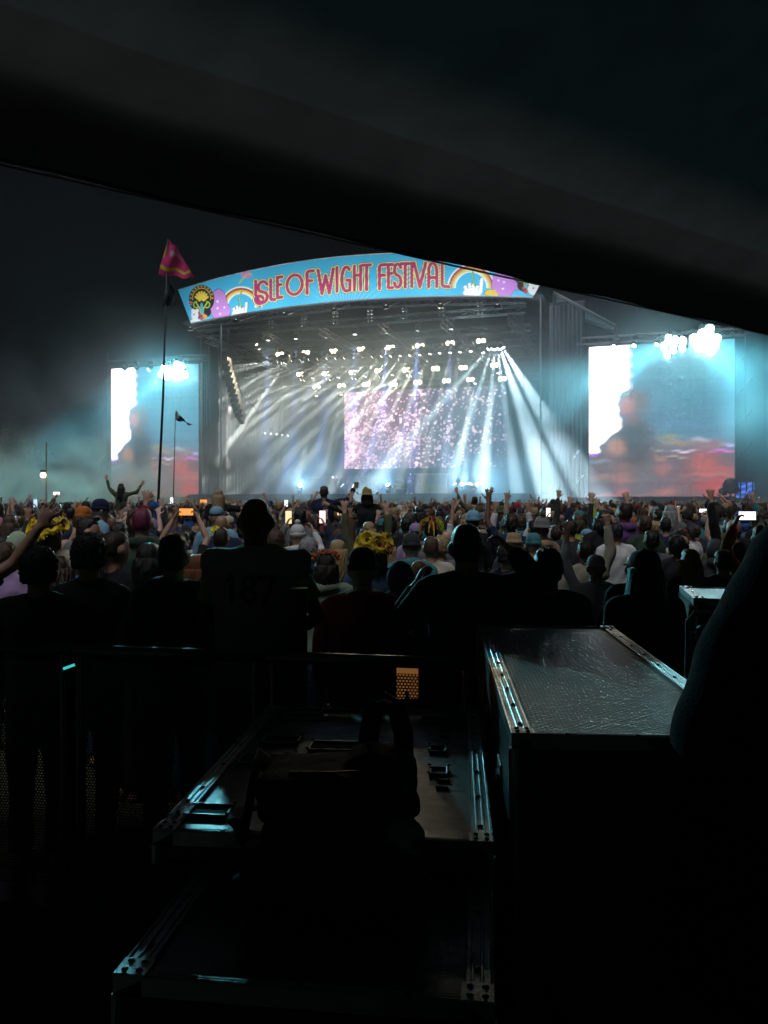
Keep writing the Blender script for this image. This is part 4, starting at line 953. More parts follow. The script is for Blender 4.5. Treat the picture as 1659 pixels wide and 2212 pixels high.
for x, y in near:
    px, py = shade_key(x, y)
    if count >= NI: rest.append((x, y)); continue
    h = min(1.86, max(1.5, rnd.gauss(1.68, .08)))
    top_y = HOR + (CAMH - h) / y * F; hw = .13 / y * F
    # do not stand in front of a hero's head
    block = False
    for hx, hy, hd in heropx:
        if y < hd - .15 and abs(px - hx) < hw + .10 / hd * F and top_y < hy + .24 / hd * F: block = True; break
    if block:
        h = 1.5; top_y = HOR + (CAMH - h) / y * F
        if any(y < hd - .15 and abs(px - hx) < hw + .08 / hd * F and top_y < hy + .2 / hd * F for hx, hy, hd in heropx): continue
    pose = rnd.choice(pl); hs = rnd.choice(hl_); hc = rnd.choice(hats) if hs in HEADWEAR else rnd.choice(hcs)
    if hs in ('hoodup',): kind = H_; tcol = rnd.choice(tcs); hc = tcol
    else: kind = rnd.choice((J, J, H_, S_, S_, T_)); tcol = rnd.choice(tcs)
    if y < 7.5: pose = ('down', 'down')
    near_h = sorted(HERO, key=lambda q: ((q[2] - px) / 1.0) ** 2 + ((q[3] - py) * 2.2) ** 2)[:9]
    hd_ = (SDESC[hs] % hc) if hs else 'bald head'
    act = {('down', 'down'): '', ('wide', 'wide'): ' and both arms spread up', ('up', 'up'): ' and both arms up', ('fwd', 'fwd'): ' and hands held forward'}.get(pose, ' and one arm raised')
    lab = None
    for q in near_h:
        rel = 'left of' if q[2] - px > 26 else ('right of' if px - q[2] > 26 else ('behind' if y > q[4] else 'before'))
        l_ = '%s over %s%s, %s %s' % (hd_, tcol + ' ' + {'tee': 't-shirt'}.get(kind, kind), act, rel, q[1])
        if len(l_.split()) > 16: l_ = '%s over %s, %s %s' % (hd_, tcol + ' ' + {'tee': 't-shirt'}.get(kind, kind), rel, q[1])
        if l_ not in used and len(l_.split()) <= 16: lab = l_; break
    if lab is None: continue
    used.add(lab)
    person((x, y, 0), h, lab, pose=pose, skin=rnd.choice(('pale', 'fair', 'fair', 'fair', 'tan', 'brown')), hair=(hs, hc) if hs not in ('beanie', 'cap', 'bucket', 'cap_back', 'bobble') or rnd.random() < .5 else (hs, hc, (rnd.choice(('bob', 'crop', 'wavy')), rnd.choice(hcs))), top=(kind, tcol), trousers=rnd.choice(('denim', 'black', 'charcoal')), rz=R(rnd.gauss(0, 14)), group='spectators in the crowd', lean=(rnd.gauss(0, .03), rnd.gauss(0, .04)))
    count += 1
# --- the rest of the crowd reads as one mass
def unit_ell(nu, nv):
    mb = MB(); mb.ell((0, 0, 0), (1, 1, 1), nu, nv); return np.array(mb.v), mb.f
ev, ef = unit_ell(9, 6); ev = ev * (np.sum(np.abs(ev) ** 2.6, 1, keepdims=True) ** (-1 / 2.6))
lv = MB(); lv.loft([(0, 0, .75, .17, .12), (0, 0, 1.1, .16, .12), (0, 0, 1.34, .20, .125), (0, 0, 1.44, .15, .09), (0, 0, 1.5, .06, .06)], 9); tv, tf = np.array(lv.v), lv.f
ARMS = []
for e_, w_, hnd in (((.27, .05, 1.64), (.25, .08, 1.86), 0), ((.36, .06, 1.58), (.44, .1, 1.80), 0), ((.24, .22, 1.50), (.14, .28, 1.72), 0), ((.22, .1, 1.68), (.10, .14, 1.88), 0), ((.40, .05, 1.46), (.50, .1, 1.68), 0), ((.25, .08, 1.66), (.30, .1, 1.92), 1)):
    av = MB(); e_, w_ = Vector(e_), Vector(w_); dr = (w_ - e_).normalized(); av.tube([(.19, 0, 1.40), e_, w_, w_ + dr * .05, w_ + dr * .10], [.055, .046, .028, (.018, .042), (.014, .036)], 6, flat=(0, 1, 0))
    for k in range(4):
        av.tube([w_ + dr * .09 + Vector((-.03 + .02 * k, 0, 0)), w_ + dr * (.16 if not hnd or k == 1 else .11) + Vector((-.045 + .03 * k, 0, 0))], [.010, .007], 4)
    ARMS.append((np.array(av.v), av.f))
VV_, FF_, CC_ = [], [], []; off = 0
rs = np.random.RandomState(3)
skins = [SKIN[k] for k in ('pale', 'fair', 'fair', 'tan', 'brown')]; hc_ = [HAIRC[k] for k in hcs]; tc2 = [CLOTH[k] for k in tcs]
def push(v, f, c):
    global off
    VV_.append(v); FF_.extend([tuple(i + off for i in q) for q in f]); CC_.append(np.broadcast_to(c, (len(v), 3)) if np.ndim(c) == 1 else c); off += len(v)
for x, y in rest:
    h = min(1.95, max(1.42, rs.normal(1.69, .10))); k = h / 1.76; a = rs.normal(0, .4); x += rs.normal(0, .12); y += rs.normal(0, .12); ca, sa = math.cos(a), math.sin(a)
    def tr(v): v = v * k; return np.stack([v[:, 0] * ca - v[:, 1] * sa + x, v[:, 0] * sa + v[:, 1] * ca + y, v[:, 2]], 1)
    sk = skins[rs.randint(5)]; hc2 = hc_[rs.randint(len(hc_))]; tcx = tc2[rs.randint(len(tc2))]
    if rs.rand() < .14: hc2 = tc2[rs.randint(len(tc2))]
    hv = ev * (np.array((.081, .10, .116)) * rs.uniform(.92, 1.14, 3)) * (1 + rs.uniform(-.07, .07, (len(ev), 1))) + (rs.normal(0, .025), rs.normal(0, .03), 1.64)
    cc = np.where(((ev[:, 1] > .25) & (ev[:, 2] < .45) | (ev[:, 2] < -.55))[:, None], sk, hc2)
    push(tr(hv), ef, cc); push(tr(tv * (rs.uniform(.92, 1.15), 1, 1)), tf, np.array(tcx))
    r_ = rs.rand()
    if r_ < .11:
        for sgn in ((1,), (-1,), (1, -1))[rs.randint(3)]:
            avv, avf = ARMS[rs.randint(len(ARMS))]; v = avv * (sgn * rs.uniform(.9, 1.15), 1, 1); tl = rs.normal(0, .12); zz = v[:, 2:] - 1.4
            v = v + np.concatenate([zz * tl, zz * rs.normal(0, .1), zz * rs.uniform(-.12, .05)], 1) * (zz > 0)
            cc = np.where((avv[:, 2] > (1.48 if rs.rand() < .5 else 1.74))[:, None], sk, tcx)
            push(tr(v), avf if sgn > 0 else [q[::-1] for q in avf], cc)
cm = bpy.data.meshes.new('crowd'); cm.from_pydata(np.concatenate(VV_), [], FF_); cm.update(); cm.polygons.foreach_set('use_smooth', [True] * len(cm.polygons))
ca_ = cm.color_attributes.new('print', 'FLOAT_COLOR', 'POINT'); cc = np.concatenate(CC_); ca_.data.foreach_set('color', np.concatenate([cc, np.ones((len(cc), 1))], 1).astype(np.float32).ravel())
tag(link('crowd', cm, print_mat('crowd_clothes', .8)), 'packed mass of spectators stretching back to the stage front', 'crowd', kind='stuff')
# ================================================================ video screens
def rect_pts(x0, x1, ytl, yb, w):
    s0, ht = ps(x0, ytl, w); s1, _ = ps(x1, ytl, w); _, hb = ps(x0, yb, w); return s0, s1, hb, ht
def blob(U_, V_, cx, cy_, rx, ry, p=1.): return np.exp(-(((U_ - cx) / rx) ** 2 + ((V_ - cy_) / ry) ** 2) ** p)
def smooth1(n, k, rs):
    a = rs.rand(n + 2 * k); return np.convolve(a, np.ones(k) / k, 'same')[k:-k]
def screen_fn(U_, V_):
    rs = np.random.RandomState(12)
    col = [.10 + .10 * (1 - V_) + 0 * U_, .36 + .06 * V_ + 0 * U_, .55 + .04 * V_]
    mix = lambda c, a: over(col, c, np.clip(a, 0, 1))
    mix((.05, .26, .42), blob(U_, V_, .55, .9, .35, .25) * .5); mix((.24, .72, .85), blob(U_, V_, .72, .95, .28, .3) * .8)  # cyan at upper right is the lamps' glow painted into the picture
    mix((.26, .22, .25), np.clip((.40 - V_) / .12, 0, 1) * .9); mix((.42, .16, .17), np.clip((.34 - V_) / .2, 0, 1) * np.clip((U_ - .45) / .4, 0, 1) * .8)
    # streaked red and orange crowd picture along the bottom
    def streak(cx, cy_, rx, ry, c, a): mix(c, blob(U_, V_ + .006 * np.sin(U_ * 40), cx, cy_, rx, ry, 1.6) * a)
    for (cx, cy_, rx, ry, c, a) in ((.80, .22, .10, .075, (.85, .22, .22), .9), (.88, .06, .14, .06, (.80, .16, .18), .9), (.92, .17, .12, .02, (.85, .2, .2), .8), (.86, .14, .2, .012, (.9, .3, .28), .8),
        (.62, .345, .12, .02, (.75, .50, .30), .7), (.55, .385, .09, .016, (.62, .55, .16), .7), (.78, .365, .07, .014, (.80, .85, .98), .8), (.84, .33, .12, .03, (.72, .36, .36), .6),
        (.50, .25, .05, .018, (.85, .36, .24), .8), (.27, .205, .06, .014, (.85, .36, .26), .8), (.52, .18, .06, .04, (.70, .28, .28), .7), (.25, .13, .07, .06, (.70, .30, .28), .7), (.24, .02, .05, .03, (.85, .25, .25), .8), (.54, .03, .08, .03, (.80, .30, .28), .7),
        (.10, .13, .10, .02, (.60, .36, .30), .6), (.22, .33, .08, .05, (.75, .45, .36), .7), (.08, .235, .10, .012, (.45, .62, .80), .7), (.14, .008, .10, .012, (.85, .30, .30), .8), (.37, .008, .2, .01, (.6, .3, .3), .6)):
        streak(cx, cy_, rx, ry, c, a)
    for (cx, cy_, rx, ry, c) in ((.665, .293, .075, .008, (1.4, 1.1, 1.4)), (.92, .29, .09, .009, (1.2, .35, 1.2)), (.97, .33, .05, .010, (.9, .8, 1.5)), (.46, .302, .06, .005, (.9, .7, .6)), (.62, .255, .08, .006, (.8, .6, .5)), (.03, .285, .05, .012, (.55, .2, 1.1))):
        streak(cx, cy_, rx, ry, c, 1.)
    # the figure: hair, face, shoulders
    mix((.30, .25, .26), blob(U_, V_, .30, .30, .17, .2, 2.) * .8); mix((.10, .13, .16), blob(U_, V_, .34, .36, .12, .17, 2.) * .85); mix((.75, .42, .32), blob(U_, V_, .2, .33, .07, .05, 1.4) * .8); mix((.12, .19, .23), blob(U_, V_, .34, .40, .10, .09, 2.) * .8)
    mix((.30, .23, .20), blob(U_, V_, .325, .615, .075, .085, 2.) * .9); mix((.42, .26, .20), blob(U_, V_, .31, .505, .065, .035, 1.5) * .6)
    mix((.95, .42, .42), blob(U_, V_, .268, .60, .06, .06, 1.5)); mix((.62, .28, .26), blob(U_, V_, .29, .66, .045, .02, 1.5) * .7); mix((.75, .40, .42), blob(U_, V_, .25, .555, .03, .012) * .8)
    mix((.26, .24, .25), blob(U_, V_, .40, .62, .04, .09, 1.5) * .6)
    # the burnt-out white panel with a scalloped right edge
    edge = .285 + .02 * np.abs(np.sin((V_ - .02) * 46)) * (V_ > .68)
    edge = np.where(V_ < .70, np.interp(V_, [.29, .30, .34, .38, .41, .46, .52, .58, .66, .70], [.08, .085, .09, .14, .18, .25, .235, .22, .225, .27]), edge)
    edge = edge + .006 * np.sin(V_ * 90) ; wht = np.clip((edge - U_) / .03, 0, 1) * np.clip((V_ - .285) / .01, 0, 1)
    mix((3.4, 3.2, 3.3), wht); mix((1.6, .75, 1.0), np.clip(1 - np.abs(U_ - .008) / .012, 0, 1) * (V_ > .28)); mix((1.5, .8, 1.1), np.clip(1 - np.abs(U_ - edge - .004) / .012, 0, 1) * (V_ > .7) * .7)
    rows_ = .9 + .2 * smooth1(U_.shape[0], 3, rs)[:, None]
    pan = 1 - .10 * ((np.abs((U_ * 10) % 1 - .5) > .46) | (np.abs((V_ * 12) % 1 - .5) > .46)); ns = .92 + .16 * rs.rand(*U_.shape)
    return [c * rows_ * pan * ns for c in col]
scr_m = print_mat('led_screen', .3, emit=.85)
def big_screen(x0, x1, ytl, yb, w, label, lab):
    s0, s1, h0, h1 = rect_pts(x0, x1, ytl, yb, w); c = S((s0 + s1) / 2, w, 0)
    t = empty('video_screen', c); tag(t, label, 'video screen', 'side video screens'); inv_ = Matrix.Translation(-c)
    def pb(n_, m_, mb): o = mb.build(n_, m_, t); o.matrix_parent_inverse = inv_; return o
    o = grid_print('display', screen_fn, lambda u, v: S(s0 + (s1 - s0) * u, w, h0 + (h1 - h0) * v), 84, 84, scr_m, t); o.matrix_parent_inverse = inv_
    pb('back_panel', M_matt, sbox(MB(), s0 - .05, s1 + .05, w + .05, w + .5, h0 - .05, h1 + .05))
    for sx in (s0 - .75, s1 + .75): pb('support_tower', M_truss, truss(MB(), S(sx, w + .5, 0), S(sx, w + .5, h1 + 1.6), .9, r=.05, step=1.3))
    pb('top_truss', M_truss, truss(MB(), S(s0 - .7, w + .5, h1 + .55), S(s1 + .7, w + .5, h1 + .55), .5, r=.04))
    pb('base_skirt', M_black, sbox(MB(), s0 - 1.2, s1 + 1.2, w - .2, w - .1, .0, h0 - .06))
    for k in range(5):                                           # lamps bars and cable runs tied to the towers
        hh = h0 + (h1 - h0) * (k + .5) / 5
        for sx in (s0 - .75, s1 + .75): pb('cross_brace', M_truss, MB().bar(S(sx - .4, w + .0, hh - .5), S(sx + .4, w + .0, hh + .5), .04))
    return s0, s1, h0, h1
scrR = big_screen(1272, 1587, 750, 1073, -.6, 'big video screen right of the stage showing a guitarist by a white panel', 'right')
scrL = big_screen(240, 429, 797, 1074, -.6, 'big video screen left of the stage behind the tall flagpole', 'left')
# LED wall at the back of the stage
s0, s1, h0, h1 = rect_pts(744, 1094, 848, 1013, 14.5)
def wall_fn(U_, V_):
    rs = np.random.RandomState(5); ny, nx = U_.shape
    def coarse(k):
        a_ = rs.rand(ny // k + 2, nx // k + 2); return np.kron(a_, np.ones((k, k)))[:ny, :nx]
    n2, n3, n4 = coarse(2), coarse(3), coarse(14)
    g4 = sum(np.roll(np.roll(n4, i, 0), j, 1) for i in range(0, 14, 3) for j in range(0, 14, 3)) / 25
    dens = np.clip(1.02 - 1.0 * U_, .02, 1) * .62 + .10
    dens = dens * np.clip(.35 + 1.5 * g4 - .3, .2, 1.4)
    on = (n2 < dens) * (.25 + 1.1 * coarse(2) ** 2) + (n3 < dens * .25) * 1.0
    pk = np.clip(.95 - 1.5 * U_, 0, 1) * (.5 + .7 * g4)
    r = .05 + .42 * pk + on * .85; g = .035 + .20 * pk + on * .58; b = .06 + .30 * pk + on * .66
    return [r, g + .04 * U_, b + .08 * U_]
c = S((s0 + s1) / 2, 14.5, DECK); t = empty('video_wall', c); tag(t, 'pink sparkling video wall at the back of the stage', 'video screen'); inv_ = Matrix.Translation(-c)
o = grid_print('display', wall_fn, lambda u, v: S(s0 + (s1 - s0) * u, 14.5, h0 + (h1 - h0) * v), 210, 104, print_mat('led_wall', .3, emit=1.5), t); o.matrix_parent_inverse = inv_
o = sbox(MB(), s0 - .1, s1 + .1, 14.56, 14.9, h0 - .1, h1 + .1).build('back_panel', M_matt, t); o.matrix_parent_inverse = inv_
for k in range(5):
    sx = s0 + (s1 - s0) * (k + .5) / 5; o = MB().bar(S(sx, 14.7, DECK), S(sx, 14.7, h0), .05).build('support_leg', M_steel, t); o.matrix_parent_inverse = inv_

# ================================================================ sound and scenery round the stage
# line array on the left: curved hang of cabinets
t = empty('line_array', pS(493, 775, -.3)); tag(t, 'curved hanging line array of loudspeakers left of the stage opening', 'loudspeaker')
pts = [(491, 785), (493, 797), (496, 810), (499, 822), (502, 834), (505, 846), (508, 857), (511, 868), (514, 879), (517, 890), (521, 900)]
base = t.location
for i, (x, y) in enumerate(pts):
    s_, h_ = ps(x, y, -.3); tilt = -.05 - .04 * i
    mb = MB(); mb.prism([(-.5, -.19), (.5, -.21), (.5, .21), (-.5, .19)], -.48, .48, m=Matrix.Rotation(tilt, 3, 'X') @ Matrix.Rotation(R(90), 3, 'Z'))
    o = mb.build('cabinet', mat('speaker_black', (.05, .05, .055), .35), t, bevel=.01); o.location = S(s_, -.3, h_) - base; o.rotation_euler = (0, 0, STAGE_RZ + R(8))
    MB().box((0, -.505, 0), (.8, .012, .30)).build('grille', mat('grille', (.12, .12, .13), .5, .6), o)
MB().bar((0, 0, .2), (0, 0, 2.6), .03).build('hoist_chain', M_truss, t)
MB().tube([(.3, 0, .9), (.2, .1, .2), (.5, .2, -1.2), (1.2, .3, -3.2), (2.4, .3, -4.4)], .035, 5).build('cable', M_matt, t)
# grey scrims on the wings, each hung on a frame
for i, (x0, x1, y0, w_, lab) in enumerate(((1186, 1262, 660, 2.4, 'tall grey scrim hung between the stage and right screen'), (437, 472, 720, 2.4, 'tall dark scrim hung between the left screen and stage'))):
    s_0, s_1, hb, ht = rect_pts(x0, x1, y0, 1075, w_); c = S((s_0 + s_1) / 2, w_, 0); t = empty('scrim', c); tag(t, lab, 'scrim'); inv_ = Matrix.Translation(-c)
    mb = MB(); n = 40; vs = []
    for h in (0.3, ht): 
        for k in range(n + 1): vs.append(S(s_0 + (s_1 - s_0) * k / n, w_ + .1 * math.sin(k * 1.3), h))
    mb.add(vs, [(k, k + 1, n + 2 + k, n + 1 + k) for k in range(n)])
    o = mb.build('cloth', mat('grey_scrim', (.16, .17, .18), .9, var=.3, scale=.6) if i == 0 else M_black, t, smooth=True); o.matrix_parent_inverse = inv_
    o = truss(MB(), S(s_0, w_ + .4, ht), S(s_1, w_ + .4, ht), .4).build('frame', M_truss, t); o.matrix_parent_inverse = inv_
    for sx in (s_0, s_1):
        o = truss(MB(), S(sx, w_ + .4, 0), S(sx, w_ + .4, ht), .4).build('post', M_truss, t); o.matrix_parent_inverse = inv_
# the pale sloping wing roof right of the banner
q = [pS(1196, 628, 1.5), pS(1330, 700, 1.5), pS(1330, 712, 8), pS(1200, 660, 8)]
t = empty('wing_roof', q[0]); tag(t, 'pale sloping canopy of the wing right of the banner', 'canopy')
mb = MB(); mb.add([v - q[0] for v in q] + [v - q[0] + Vector((0, 0, -.1)) for v in q], [(0, 1, 2, 3), (7, 6, 5, 4), (0, 4, 5, 1), (1, 5, 6, 2), (2, 6, 7, 3), (3, 7, 4, 0)])
mb.build('sheet', mat('wing_sheet', (.35, .36, .38), .7), t)
for a, b in ((0, 1), (1, 2), (3, 2), (0, 3)): MB().bar(q[a] - q[0] + Vector((0, 0, -.2)), q[b] - q[0] + Vector((0, 0, -.2)), .09).build('rafter', M_truss, t)
for a in (0, 1, 2, 3): MB().bar(q[a] - q[0] + Vector((0, 0, -.15)), Vector((q[a].x - q[0].x, q[a].y - q[0].y, -q[0].z)), .09).build('post', M_truss, t)
# blue-lit backdrop frame at the foot of the right screen
s_0, s_1, hb, ht = rect_pts(1590, 1629, 1042, 1075, -2.2); c = S((s_0 + s_1) / 2, -2.2, 0); t = empty('blue_display', c); tag(t, 'small glowing blue display below the right end of the right screen', 'display'); inv_ = Matrix.Translation(-c)
def blue_fn(U_, V_):
    rs = np.random.RandomState(2); n = rs.rand(*U_.shape); k = .5 + .5 * np.sin(V_ * 17 + 2 * np.sin(U_ * 5)); return [.03 + .25 * k ** 4, .12 + .4 * k ** 3, .75 + .6 * k]
o = grid_print('panel', blue_fn, lambda u, v: S(s_0 + (s_1 - s_0) * u, -2.2, hb + (ht - hb) * v), 24, 24, print_mat('blue_led', .3, emit=.8), t); o.matrix_parent_inverse = inv_
for k in range(3):
    sx = s_0 + (s_1 - s_0) * (k + .5) / 3; o = MB().bar(S(sx, -2.3, 0), S(sx + .1, -2.3, ht), .05).build('strut', M_matt, t); o.matrix_parent_inverse = inv_
for x, yt, r_, lab in ((1578, 1044, .55, 'larger dark round lamp on a stand below the right screen'), (1561, 1056, .28, 'smaller dark round lamp on a stand below the right screen')):
    P = pS(x, yt + 6, -2.6); t = empty('stand_lamp', (P.x, P.y, 0)); tag(t, lab, 'lamp stand')
    mb = MB(); mb.ell((0, 0, P.z), (r_, r_ * .8, r_), 14, 10); mb.ell((r_ * .7, 0, P.z - r_ * .5), (r_ * .5, r_ * .5, r_ * .5), 10, 8); mb.build('head', M_matt, t, smooth=True)
    MB().bar((0, 0, 0), (0, 0, P.z), .06).build('stem', M_matt, t); MB().loft([(0, 0, 0, .4, .4), (0, 0, .06, .35, .35)], 12).build('foot', M_matt, t)
# clusters of lamps hung in the roof front (two columns of four)
for i, p in enumerate(((470, 322), (600, 315), (725, 305), (862, 295), (1000, 285), (1145, 272), (1297, 262))):
    P = pS(*z1(*p), 1.2); t = empty('lamp_cluster', P, STAGE_RZ); tag(t, 'unlit cluster of eight lamps under the banner, %s from the left' % ORD[i], 'stage lamp', 'unlit lamp clusters')
    MB().box((0, 0, 0), (.62, .12, 1.15)).build('housing', M_matt, t); MB().bar((0, 0, .57), (0, 0, 1.3), .03).build('hanger', M_truss, t)
    lm = mat('reflector', (.55, .56, .58), .25, .9)
    for a in (-.15, .15):
        for b in range(4): MB().ell((a, -.07, -.42 + .28 * b), (.105, .03, .105), 10, 6).build('reflector', lm, t, smooth=True)

# ================================================================ band and instruments on the deck
def dk(x5, w): 
    x, _ = z5(x5, 0); s_, _ = ps(x, 1000, w); return S(s_, w, DECK)
FACE = math.pi + STAGE_RZ
M_wood = mat('orange_wood', (.36, .17, .07), .5, var=.3, scale=6); M_cream = mat('cream_panel', (.6, .58, .5), .6); M_chrome = mat('chrome', (.7, .7, .72), .15, 1.); M_amp = mat('amp_cloth', (.05, .05, .055), .8)
t = empty('keyboard_desk', dk(181, 3.0), STAGE_RZ); tag(t, 'tan wooden keyboard desk at the left of the stage', 'keyboard')
MB().box((0, 0, .75), (2.4, .05, 1.5)).build('front_panel', M_wood, t); MB().box((-1.18, .4, .75), (.04, .75, 1.5)).build('side_panel', M_wood, t); MB().box((1.18, .4, .75), (.04, .75, 1.5)).build('side_panel', mat('pale_wood', (.5, .34, .2), .5), t)
MB().box((0, .4, 1.55), (2.5, .9, .08)).build('desk_top', M_cream, t); k_ = MB().box((-.2, .45, 1.66), (1.6, .4, .12)).build('keyboard', M_amp, t); MB().box((-.2, .56, 1.73), (1.5, .16, .02)).build('keys', M_cream, k_)
t = empty('organ', dk(1006, 3.4), STAGE_RZ); tag(t, 'big pale organ with lattice front at the right of the band', 'organ')
MB().box((0, .5, .85), (2.7, 1.0, 1.7)).build('cabinet', mat('organ_body', (.40, .42, .42), .6), t); MB().box((0, .45, 1.74), (2.9, 1.2, .08)).build('lid', M_cream, t)
for sx in (-.72, -.02, .68):
    MB().box((sx + .3, -.03, .45), (.62, .05, .75)).build('front_panel', mat('organ_panel', (.62, .60, .42), .5), t)
for k in range(9):
    a = -1.05 + .27 * k; MB().bar((a, -.06, .92), (a + .26 * (1 if k % 2 else -1), -.06, 1.6), .025).build('lattice_bar', M_cream, t)
MB().box((0, -.06, .88), (2.5, .06, .06)).build('rail', M_cream, t); MB().box((0, -.06, 1.63), (2.5, .06, .06)).build('rail', M_cream, t)
t = empty('round_badge_amplifier', dk(641, 5.0), STAGE_RZ); tag(t, 'pale blue amplifier cabinet with a dark round badge', 'amplifier')
MB().box((0, .3, .65), (1.05, .6, 1.3)).build('cabinet', mat('pale_blue_front', (.22, .36, .46), .6), t); MB().add([(.36 * math.cos(i * math.pi / 12), -.012, .72 + .36 * math.sin(i * math.pi / 12)) for i in range(24)], [tuple(range(24))]).build('badge', mat('badge_dark', (.03, .05, .08), .6), t)
MB().add([(.24 * math.cos(i * math.pi / 12), -.016, .72 + .24 * math.sin(i * math.pi / 12)) for i in range(24)], [tuple(range(24))]).build('badge_ring', mat('badge_pale', (.4, .5, .55), .6), t); MB().box((0, .3, .09), (1.06, .61, .17)).build('plinth', M_cream, t)
for i, (x5, w, sz, lab) in enumerate(((905, 6.0, (1.3, .6, 1.15), 'wide black amplifier beside the organ'), (520, 6.5, (.7, .5, 1.5), 'tall black amplifier stack behind the left guitarist'), (785, 2.0, (.9, .6, .45), 'low black wedge monitor in front of the drums'))):
    t = empty('amplifier', dk(x5, w), STAGE_RZ); tag(t, lab, 'amplifier')
    MB().box((0, .3, sz[2] / 2), (sz[0], sz[1], sz[2])).build('cabinet', M_amp, t, bevel=.02); MB().box((0, .3 - sz[1] / 2 - .01, sz[2] * .42), (sz[0] * .88, .02, sz[2] * .7)).build('grille', mat('grille', (.12, .12, .13), .5, .6), t); MB().box((0, .3 - sz[1] / 2 - .01, sz[2] * .88), (sz[0] * .88, .02, sz[2] * .1)).build('control_panel', M_chrome, t)
# drum kit
t = empty('drum_kit', dk(770, 6.5), STAGE_RZ); tag(t, 'drum kit with yellow bass drum at the middle of the stage', 'drums')
MD = mat('drum_shell', (.45, .33, .08), .35)
def drum(n_, c, r, L, m_, axis='Z'):
    mb = MB(); a = Vector(c); d_ = {'Z': Vector((0, 0, 1)), 'Y': Vector((0, 1, 0))}[axis]; mb.bar(a - d_ * L / 2, a + d_ * L / 2, r, n=20); o = mb.build(n_, m_, t)
    MB().bar(a - d_ * (L / 2 + .012), a - d_ * (L / 2 + .002), r * .92, n=20).build('skin', M_cream, o); MB().bar(a + d_ * (L / 2 + .002), a + d_ * (L / 2 + .012), r * .92, n=20).build('skin', M_cream, o)
drum('bass_drum', (0, 0, .36), .34, .45, MD, 'Y'); drum('tom', (-.22, .12, .86), .16, .22, MD); drum('tom', (.2, .12, .86), .16, .22, MD); drum('floor_tom', (.62, .45, .5), .22, .42, MD); drum('snare', (-.55, .45, .68), .18, .15, M_chrome)
for (cx, cy_, h_, r_) in ((-.8, .2, 1.35, .25), (.75, .15, 1.4, .26), (-.95, .55, 1.0, .18), (.3, .3, 1.5, .2)):
    o = MB().loft([(cx, cy_, h_, r_, r_), (cx, cy_, h_ + .03, .04, .04)], 18).build('cymbal', mat('brass', (.6, .42, .12), .25, 1.), t); MB().bar((cx, cy_, 0), (cx, cy_, h_), .016).build('stand', M_chrome, o)
for i, (x5, w) in enumerate(((265, 2.4), (395, 2.0), (365, 2.6), (582, 2.4), (850, 2.4), (1232, 3.0))):
    t = empty('microphone_stand', dk(x5, w), STAGE_RZ); tag(t, 'microphone on a thin stand, %s from the left along the stage front' % ORD[i], 'microphone stand', 'microphone stands')
    MB().bar((0, 0, .02), (0, 0, 1.35), .014).bar((0, 0, 1.35), (.25, -.1, 1.6), .011).build('stand', M_chrome, t); MB().loft([(0, 0, 0, .16, .16), (0, 0, .03, .14, .14)], 12).build('base', M_matt, t); MB().ell((.27, -.11, 1.63), (.035, .035, .05), 8, 6).build('microphone', M_matt, t)
t = empty('drum_riser', dk(935, 3.2), STAGE_RZ); tag(t, 'low riser with edge coloured as lit under organ and right guitarist', 'riser'); MB().box((0, -.4, .02), (5.2, .5, .036)).build('platform', M_deck if False else m_deck, t); MB().box((0, -.68, -.06), (5.4, .05, .12)).build('lit_edge', M_cream, t)  # cream on the edge stands in for light falling on it
def guitar(P, rz, col, lab):
    t = empty('guitar', P, rz); tag(t, lab, 'guitar')
    poly = [(.0 + .19 * math.cos(a) * (1 + .18 * math.cos(2 * a)), .14 * math.sin(a) * (1 + .12 * math.cos(2 * a))) for a in [2 * math.pi * i / 20 for i in range(20)]]
    Mx = Matrix.Rotation(R(90), 3, 'X'); M2 = Matrix.Rotation(R(-28), 3, 'Y') @ Mx
    MB().prism(poly, -.025, .025, m=M2).build('body', mat('guitar_' + col[0], col[1], .25), t); MB().box(M2 @ Vector((.47, 0, .02)), (.62, .025, .05), m=Matrix.Rotation(R(-28), 3, 'Y')).build('neck', M_wood, t); MB().box(M2 @ Vector((.82, 0, .02)), (.13, .022, .08), m=Matrix.Rotation(R(-28), 3, 'Y')).build('headstock', M_wood, t)
band = [((228, 3.9), 1.78, 'musician with reddish hair standing behind the tan keyboard desk', ('keys', 'keys'), ('short', 'auburn'), (T_, 'dark red'), .0),
        ((322, 3.6), 1.62, 'musician with fair hair in black right of the keyboard desk', ('lean', 'lean'), ('long', 'blond'), (T_, 'black'), 0),
        ((548, 4.6), 1.74, 'guitarist in black at the left of the band', ('fret', 'strum'), ('short', 'black'), (J, 'black'), 0),
        ((600, 3.4), 1.8, 'guitarist in patterned grey at front of the round-badge amplifier', ('fret', 'strum'), ('short', 'dark brown'), (S_, 'grey'), 0),
        ((858, 3.6), 1.8, 'guitarist in grey beside the drum kit', ('fret', 'strum'), ('short', 'dark brown'), (J, 'charcoal'), 0)]
for (x5, w), h, lab, ps_, hr, tp, _ in band:
    t = person(dk(x5, w), h, lab, pose=ps_, hair=hr, top=tp, rz=FACE, trousers='black')
    if 'guitarist' in lab:
        M = Matrix.LocRotScale(t.location, t.rotation_euler, t.scale); nm = {548: ('dark', (.05, .02, .015), 'dark guitar held by the guitarist in black'), 600: ('sunburst', (.42, .14, .03), 'orange sunburst guitar held before the round-badge amplifier'), 858: ('white', (.5, .5, .48), 'pale guitar held beside the drum kit')}[x5]
        guitar(M @ Vector((0, .21, 1.06)), FACE + math.pi, nm[:2], nm[2])
